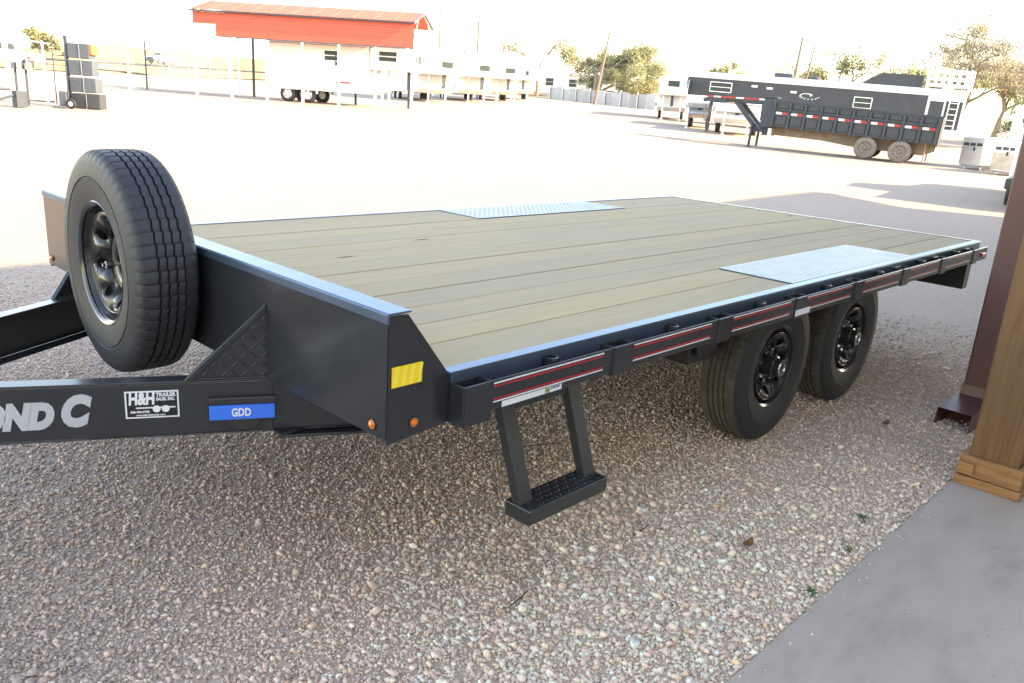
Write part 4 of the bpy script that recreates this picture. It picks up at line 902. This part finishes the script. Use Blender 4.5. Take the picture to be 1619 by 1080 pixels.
# ------------------------------------------------------------------ utility poles and wires
def pole(lab, loc, h, lean=0., arm=True, r=.14, rz=.8):
    t = thing('utility_pole', lab, 'utility pole', loc, rz, 'utility poles'); t.rotation_euler = (0, lean, rz)
    bm = bm_(); tube(bm, [(0, 0, -.3), (0, 0, h*.5), (0, 0, h)], [r, r*.85, r*.65], 8); ob('mast', bm, M['pole'], t)
    if arm:
        ob('crossarm', box(bm_(), -1.2, 1.2, -.06, .06, h-.75, h-.6), M['pole'], t)
        for x in (-1.1, -.5, .5, 1.1): ob('insulator', bar(bm_(), (x, 0, h-.595), (x, 0, h-.36), .05, 6), M['galv'], t)
    return t
PL = [('slim utility pole rising behind the carport gable', (50.6, 59.2), 7.2, .0, False, .11), ('utility pole with a crossarm above the white trailer row', (62.8, 67.0), 8.0, .0, True, .16),
      ('leaning bare pole in front of the spreading olive tree', (60.2, 47.9), 6.5, .13, False, .14), ('stout pole of a leaning pair behind the long black trailer', (70, 33.5), 7.1, .05, False, .17),
      ('thinner pole of the leaning pair behind the long black trailer', (70.8, 33.0), 6.6, .11, False, .12), ('far utility pole above the road at the left', (28, 165), 14, 0, True, .2), ('far utility pole above the gate at the left', (8, 170), 15, 0, True, .2)]
for lab, (x, y), h, ln, am, r in PL: pole(lab, P(x, y), h, ln, am, r, -.8 if ln else .8)
bm = bm_()
for dz in (0, -.5):
    for a, b in (((62.8, 67.0, 7.4), (160, 30, 13)), ((62.8, 67.0, 7.4), (28, 165, 13)), ((28, 165, 13.2), (-60, 190, 13.2))):
        pts = []
        for k in range(15):
            u = k/14; x, y = a[0]+(b[0]-a[0])*u, a[1]+(b[1]-a[1])*u; pts.append((x, y, terr(a[0], a[1])*(1-u)+terr(b[0], b[1])*u+a[2]*(1-u)+b[2]*u-2.2*u*(1-u)*2+dz))
        tube(bm, pts, .018, 3, False)
tag(ob('power_lines', bm, M['bluegrey'], fixn=False), 'thin power lines strung high across the white sky', 'power lines'); bpy.data.objects['power_lines'].name = 'power_line'

# ------------------------------------------------------------------ far fence, mobile homes, mounds
mf = thing('metal_fence', 'grey sheet metal fence below the spreading olive tree', 'fence', P(61, 55)); O = Vector(mf.location)
f0, f1 = Vector((68, 60.5)), Vector((61.5, 42.0)); nF = 14
for k in range(nF):
    a, b = f0.lerp(f1, k/nF), f0.lerp(f1, (k+.965)/nF); A_, B_ = P(*a)-O, P(*b)-O; hh = 1.25+.1*math.sin(k*2.1); bm = bm_(); n = 8; cols = []
    nrm = Vector((-(b-a).y, (b-a).x)).normalized()
    for j in range(n+1):
        q = A_.lerp(B_, j/n); q.x += nrm.x*.04*(j % 2); q.y += nrm.y*.04*(j % 2); cols.append([bm.verts.new(q+Vector((0, 0, -.1))), bm.verts.new(q+Vector((0, 0, hh)))])
    for u, v in zip(cols, cols[1:]): bm.faces.new([u[0], v[0], v[1], u[1]])
    ob('panel', bm, M['fencegrey'], mf)
    if k % 2 == 0: ob('post', bar(bm_(), A_+Vector((-.1, -.06, -.1)), A_+Vector((-.1, -.06, hh+.15)), .06, 8), M['galv'], mf)
def mobile(lab, loc, rz, L, h=3.0, wd=4.2):
    t = thing('mobile_home', lab, 'mobile home', loc, rz, 'white mobile homes behind the fence')
    ob('wall', box(bm_(), -L/2, L/2, 0, wd, .5, h), M['mobile'], t); ob('skirting', box(bm_(), -L/2+.05, L/2-.05, .05, wd-.05, 0, .5), M['fencegrey'], t)
    bm = bm_(); prism(bm, [(-.3, h+.002), (wd+.3, h+.002), (wd/2, h+.55)], -L/2-.2, L/2+.2, 'x'); ob('roof', bm, M['mobile'], t)
    for k in range(int(L/3)):
        x = -L/2+1.4+3*k
        if k % 3 == 1: ob('door', box(bm_(), x, x+.9, -.03, -.002, .55, 2.5), M['bluegrey'], t)
        else: window(t, x, x+1.0, 1.4, 2.3, 0, M['alu'], True, -1)
    return t
mobile('long white mobile home left of the spreading tree behind the metal fence', P(80, 70), toward((0, 0), (.55, -.83)), 18, 2.9)
mobile('white mobile home right of the spreading tree behind the metal fence', P(89, 54.5), toward((0, 0), (.5, -.86)), 17, 2.8)
mobile('white mobile home glimpsed at the far end of the trailer row', P(70, 74), toward((0, 0), (.6, -.8)), 9, 3.2)
for i, (x, y, rx, h, lab) in enumerate(((72, 175, 16, 2.6, 'low brown earth mound beyond the road behind the pickup'), (95, 175, 13, 2.2, 'low earth mound beyond the road right of the pickup'))):
    bm = bm_(); n = 26; top = []
    rows = []
    for j in range(7):
        q = j/6; rows.append([bm.verts.new((rx*(1-q*q*.75)*math.cos(2*PI*k/n)*(1+.08*math.sin(3*k+i)), 5*(1-q*.8)*math.sin(2*PI*k/n), h*math.sin(q*PI/2)*(1+.12*math.sin(5*k/n*PI+i+j)))) for k in range(n)])
    for a, b in zip(rows, rows[1:]):
        for k in range(n): bm.faces.new([a[k], a[(k+1) % n], b[(k+1) % n], b[k]])
    bm.faces.new(rows[-1]); o = ob('earth_mound', bm, M['earth'], smooth='all', loc=P(x, y)); structure(o)

# ------------------------------------------------------------------ trees
def tree(lab, loc, h, spread, leaf, dens, seed, trunk_h=.28, lsize=.22, levels=4, cat='tree', group='trees behind the lot', tr_r=None, flat=.75):
    rnd = random.Random(seed); t = thing('tree', lab, cat, loc, 0, group); bm = bm_(); tips = []
    def grow(p, d, ln, r, lv):
        q = p; pts = [p]; rs = [r]
        for k in range(3):
            d = (d+Vector((rnd.uniform(-.22, .22), rnd.uniform(-.22, .22), rnd.uniform(-.08, .16)))).normalized(); q = q+d*ln/3; pts.append(q); rs.append(r*(1-.16*(k+1)))
        tube(bm, pts, rs, 6 if lv > 2 else 4 if lv > 1 else 3, False)
        if lv <= 1: tips.extend([(pts[2], ln), (pts[3], ln)])
        if lv == 0: return
        if lv == 2: tips.append((q, ln*.8))
        for k in range(rnd.choice((3, 3, 4)) if lv > 1 else 3):
            a = rnd.uniform(0, 2*PI); tl = rnd.uniform(.45, 1.0); e = d.orthogonal().normalized(); f_ = d.cross(e); nd = d+(e*math.cos(a)+f_*math.sin(a))*tl*spread; nd.z *= flat
            if nd.length < .1: continue
            grow(pts[rnd.choice((1, 2, 3, 3))] if k else q, nd.normalized(), ln*rnd.uniform(.62, .82), r*.52, lv-1)
    tr_r = tr_r or h*.03
    for k in range(rnd.choice((2, 3)) if trunk_h < .2 else 1):
        grow(Vector((0, 0, -.1)), Vector((rnd.uniform(-.35, .35) if trunk_h < .2 else rnd.uniform(-.1, .1), rnd.uniform(-.3, .3) if trunk_h < .2 else 0, 1)).normalized(), h*trunk_h*1.15, tr_r, levels)
    zs = max(p.z for p, _ in tips); sc = h/zs
    bmesh.ops.scale(bm, vec=(sc, sc, sc), verts=bm.verts); ob('trunk', bm, M['bark'], t, fixn=False)
    if dens:
        V, F = [], []
        for p, ln in tips:
            for _ in range(int(dens*2.4)+(1 if rnd.random() < dens*2.4 % 1 else 0)):
                c = p*sc+Vector((rnd.gauss(0, .5), rnd.gauss(0, .5), rnd.gauss(0, .4)))*ln*sc*.8; s = lsize*.52*rnd.uniform(.6, 1.4)
                a = Vector((rnd.gauss(0, 1), rnd.gauss(0, 1), rnd.gauss(0, 1))).normalized()*s; b = a.orthogonal().normalized()*s*rnd.uniform(.5, .9)
                n = len(V); V += [c-a, c+b*.7, c+a, c-b*.7]; F.append((n, n+1, n+2, n+3))
        me = bpy.data.meshes.new('crown'); me.from_pydata([tuple(v) for v in V], [], F); me.materials.append(leaf); o = bpy.data.objects.new('crown', me); C.objects.link(o); o.parent = t
    return t
tree('broad olive tree with a forked dark trunk behind the grey metal fence', P(70.9, 56.6), 6.9, 1.25, M['leaf_olive'], 9, 3, .18, .2, 5, tr_r=.14, flat=.45)
tree('rounded olive tree right of the spreading one, above the mobile home', P(96, 53), 6.4, .95, M['leaf_olive'], 6, 5, .2, .28, 5)
tree('bare thin tree over the white trailers beside the slim pole', P(60, 66), 8.5, .8, M['leaf_brown'], .5, 8, .25, .2, 5)
tree('brown leaved tree right of the crossarm pole', P(75, 69), 9, .85, M['leaf_brown'], 4, 9, .3, .25, 4)
tree('faint bare tree above the far end of the trailer row', P(110, 90), 9, .8, M['leaf_brown'], .6, 11, .3, .25, 4)
for i, (x, y, h, lf, dn, lab) in enumerate(((77, 36.5, 5.6, 'leaf_olive', 3, 'thin olive tree left of the leaning pole pair'), (76, 30.5, 7.4, 'leaf_green', 7, 'dense olive green tree right of the leaning pole pair'), (80, 26.5, 5.6, 'leaf_olive', 6, 'low olive tree above the middle of the long black trailer'), (78, 22.8, 6.0, 'leaf_olive', 6, 'low olive tree left of the tilted solar panel'), (82, 19.5, 6.2, 'leaf_olive', 5, 'low olive tree behind the black hay pod'))):
    tree(lab, P(x, y), h, .95, M[lf], dn, 20+i, .22, .26, 4)
tree('large half bare tree with spreading grey limbs at the right edge', P(67, 18.3), 8.8, 1.0, M['leaf_brown'], 1.6, 31, .22, .16, 6, tr_r=.19)
tree('bare grey tree with crooked limbs beside the downspout at the right edge', P(60, 7.5), 8.0, 1.0, M['leaf_brown'], .35, 35, .16, .15, 6, tr_r=.26)
tree('bushy olive shrub under the large bare tree', P(58, 10.5), 3.4, 1.0, M['leaf_olive'], 5, 37, .1, .18, 4)
tree('tall blue green tree at the far left edge', P(14, 135), 13, .7, M['leaf_green'], 1.2, 40, .25, .4, 4)
tree('yellowing tree at the far left edge beside the taller one', P(7, 120), 9, .9, M['leaf_olive'], 1.5, 41, .2, .4, 4)
tree('low olive bush on the verge right of the toolboxes', P(31, 140), 5, 1.1, M['leaf_olive'], 3, 42, .15, .4, 4)
tree('wide low bush on the verge left of the white pickup', P(44, 150), 5, 1.2, M['leaf_olive'], 3, 43, .12, .4, 4)

# ------------------------------------------------------------------ gravel stones near the camera and small litter
def gravel():
    verts, faces, cols, base = [], [], [], 0
    pal = np.array([(.49, .385, .31), (.52, .41, .33), (.55, .445, .365), (.44, .355, .30), (.42, .35, .305), (.30, .26, .24), (.53, .385, .29), (.57, .49, .43), (.49, .385, .325), (.43, .30, .20)])
    wts = np.array([.19, .17, .14, .13, .1, .05, .07, .05, .08, .02]); wts = wts/wts.sum()
    def batch(sub, x, y, size, dz):
        nonlocal base
        bm = bmesh.new()
        if sub: bmesh.ops.create_icosphere(bm, subdivisions=1, radius=1)
        else:
            v = [bm.verts.new(p) for p in ((1, 0, 0), (-1, 0, 0), (0, 1, 0), (0, -1, 0), (0, 0, 1), (0, 0, -1))]
            for a, b in ((0, 2), (2, 1), (1, 3), (3, 0)): bm.faces.new([v[a], v[b], v[4]]); bm.faces.new([v[b], v[a], v[5]])
        bm.verts.ensure_lookup_table(); bm.verts.index_update(); P0 = np.array([v.co[:] for v in bm.verts]); tri = np.array([[v.index for v in f.verts] for f in bm.faces]); bm.free(); nv = len(P0)
        shapes = np.array([P0*(1+rng.normal(0, .30, (nv, 1)))*rng.uniform(.62, 1.2, 3)*np.array([1, 1, .74]) for k in range(24)])
        n = len(x); sh = shapes[rng.integers(0, 24, n)]*size[:, None, None]; a = rng.uniform(0, 2*PI, n); ca, sa = np.cos(a)[:, None], np.sin(a)[:, None]
        tl = rng.normal(0, .4, n)[:, None]; X, Y, Z = sh[:, :, 0], sh[:, :, 1], sh[:, :, 2]
        X, Z = X*np.cos(tl)-Z*np.sin(tl), X*np.sin(tl)+Z*np.cos(tl); X, Y = X*ca-Y*sa, X*sa+Y*ca
        verts.append(np.stack([X+x[:, None], Y+y[:, None], Z+(size*.42+dz)[:, None]], -1).reshape(-1, 3)); faces.append((tri[None]+nv*np.arange(n)[:, None, None]).reshape(-1)+base); base += nv*n
        c = pal[rng.choice(10, n, p=wts)]*rng.uniform(.76, 1.22, (n, 1))
        flash_lift = np.exp(-((x-.7)**2/6+(y+.25)**2/1.4))[:, None]; c = c*(1+flash_lift*np.array([.60, .58, .52]))  # flash light painted into the colour of stones near the slab
        # stones in a patch on the left are tinted greyer and darker
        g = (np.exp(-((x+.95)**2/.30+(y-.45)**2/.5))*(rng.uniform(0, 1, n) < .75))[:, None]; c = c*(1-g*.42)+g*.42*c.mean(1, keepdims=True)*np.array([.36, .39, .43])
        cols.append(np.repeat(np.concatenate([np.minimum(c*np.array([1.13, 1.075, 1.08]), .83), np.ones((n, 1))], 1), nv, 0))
    def spread(n, r1, pw):
        rad = .9+rng.uniform(0, 1, n)**pw*(r1-.9); az = rng.uniform(R(-24), R(100), n); x = -1.339+rad*np.cos(az); y = -1.426+rad*np.sin(az)
        ok = ((y > -.590) | (x > 2.95)) & (y > -3) & (y < 6.5) & (x > -3.5) & (rng.uniform(0, 1, n) < np.clip((r1-rad)/3.2, 0, 1)) & ~((np.abs(x-3.66) < .07) & (np.abs(y+.4) < .09)) & ~((np.abs(x-2.69) < .15) & (np.abs(y+.735) < .15)); return x[ok], y[ok], rad[ok]
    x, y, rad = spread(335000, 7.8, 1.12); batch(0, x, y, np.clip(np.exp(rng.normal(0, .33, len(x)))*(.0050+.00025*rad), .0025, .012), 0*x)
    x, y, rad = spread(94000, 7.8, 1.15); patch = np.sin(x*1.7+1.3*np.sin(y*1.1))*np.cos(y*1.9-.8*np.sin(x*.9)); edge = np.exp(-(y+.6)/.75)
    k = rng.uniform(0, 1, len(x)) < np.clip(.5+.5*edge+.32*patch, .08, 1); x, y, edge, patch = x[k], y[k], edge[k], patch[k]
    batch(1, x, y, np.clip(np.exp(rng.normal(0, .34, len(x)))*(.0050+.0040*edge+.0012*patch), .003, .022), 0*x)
    n = 60; batch(1, rng.uniform(-.5, 2.5, n), -.597-np.abs(rng.normal(0, .04, n)), rng.uniform(.002, .005, n), np.full(n, .0125))
    V = np.concatenate(verts); Fi = np.concatenate(faces); Cc = np.concatenate(cols); nf = len(Fi)//3
    me = bpy.data.meshes.new('gravel_stones'); me.vertices.add(len(V)); me.vertices.foreach_set('co', V.ravel().astype(np.float32))
    me.loops.add(len(Fi)); me.loops.foreach_set('vertex_index', Fi.astype(np.int32)); me.polygons.add(nf); me.polygons.foreach_set('loop_start', np.arange(0, len(Fi), 3, dtype=np.int32))
    me.update(calc_edges=True)
    at_ = me.attributes.new('stone', 'FLOAT_COLOR', 'POINT'); at_.data.foreach_set('color', Cc.ravel().astype(np.float32))
    o = bpy.data.objects.new('gravel_stones', me); C.objects.link(o); me.materials.append(M['stone']); o['kind'] = 'stuff'; o['label'] = 'loose beige gravel stones on the ground around the trailer'
    print('gravel triangles', nf)
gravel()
def weed(lab, x, y, n, s, seed):
    rnd = random.Random(seed); V, F = [], []
    for k in range(n):
        a = rnd.uniform(0, 2*PI); l = s*rnd.uniform(.5, 1); d = Vector((math.cos(a), math.sin(a), rnd.uniform(.15, .9))).normalized(); e = Vector((-math.sin(a), math.cos(a), 0))*l*.16; i = len(V)
        V += [Vector((0, 0, .004)), d*l*.5+e, d*l-Vector((0, 0, l*.12)), d*l*.5-e]; F.append((i, i+1, i+2, i+3))
    me = bpy.data.meshes.new('weed'); me.from_pydata([tuple(v) for v in V], [], F); me.materials.append(M['weed']); o = bpy.data.objects.new('weed', me); C.objects.link(o); o.location = (x, y, .005)
    tag(o, lab, 'weed', 'weeds along the slab edge')
weed('bright green weed at the slab edge, nearest to the viewer', 1.16, -.565, 14, .034, 1)
weed('small green weed at the slab edge, middle one of three', 1.55, -.53, 8, .03, 2)
weed('sparse green weed in the gravel nearest the cedar post', 1.85, -.47, 7, .045, 3)
for lab, p, q in (('dark thin stick lying on gravel right of the side step', (.98, .06), (1.10, .07)), ('dark broken twig lying on gravel below the side step', (.30, .05), (.42, .075)), ('long pale brown stem on gravel under the deck', (1.05, .95), (1.42, .80))):
    bm = bm_(); mid = ((p[0]+q[0])/2+.008, (p[1]+q[1])/2-.006); tube(bm, [(0, 0, .012), (mid[0]-p[0], mid[1]-p[1], .018), (q[0]-p[0], q[1]-p[1], .012)], [.0022, .0026, .0014], 5)
    tag(ob('twig', bm, M['twig'], loc=(p[0], p[1], 0)), lab, 'twig')
for i, (x, y, lab) in enumerate(((1.27, -.26, 'curled dark brown leaf on gravel left of the green weed'), (3.05, -.12, 'dry brown leaf on gravel in front of the downspout elbow'))):
    bm = bm_(); v = [bm.verts.new(p) for p in ((-.03, 0, .02), (-.01, .016, .012), (.022, .012, .018), (.035, 0, .03), (.02, -.014, .016), (-.012, -.016, .013), (0, 0, .006))]
    for k in range(6): bm.faces.new([v[k], v[(k+1) % 6], v[6]])
    tag(ob('dry_leaf', bm, M['leafdry'], loc=(x, y, .004)), lab, 'leaf')
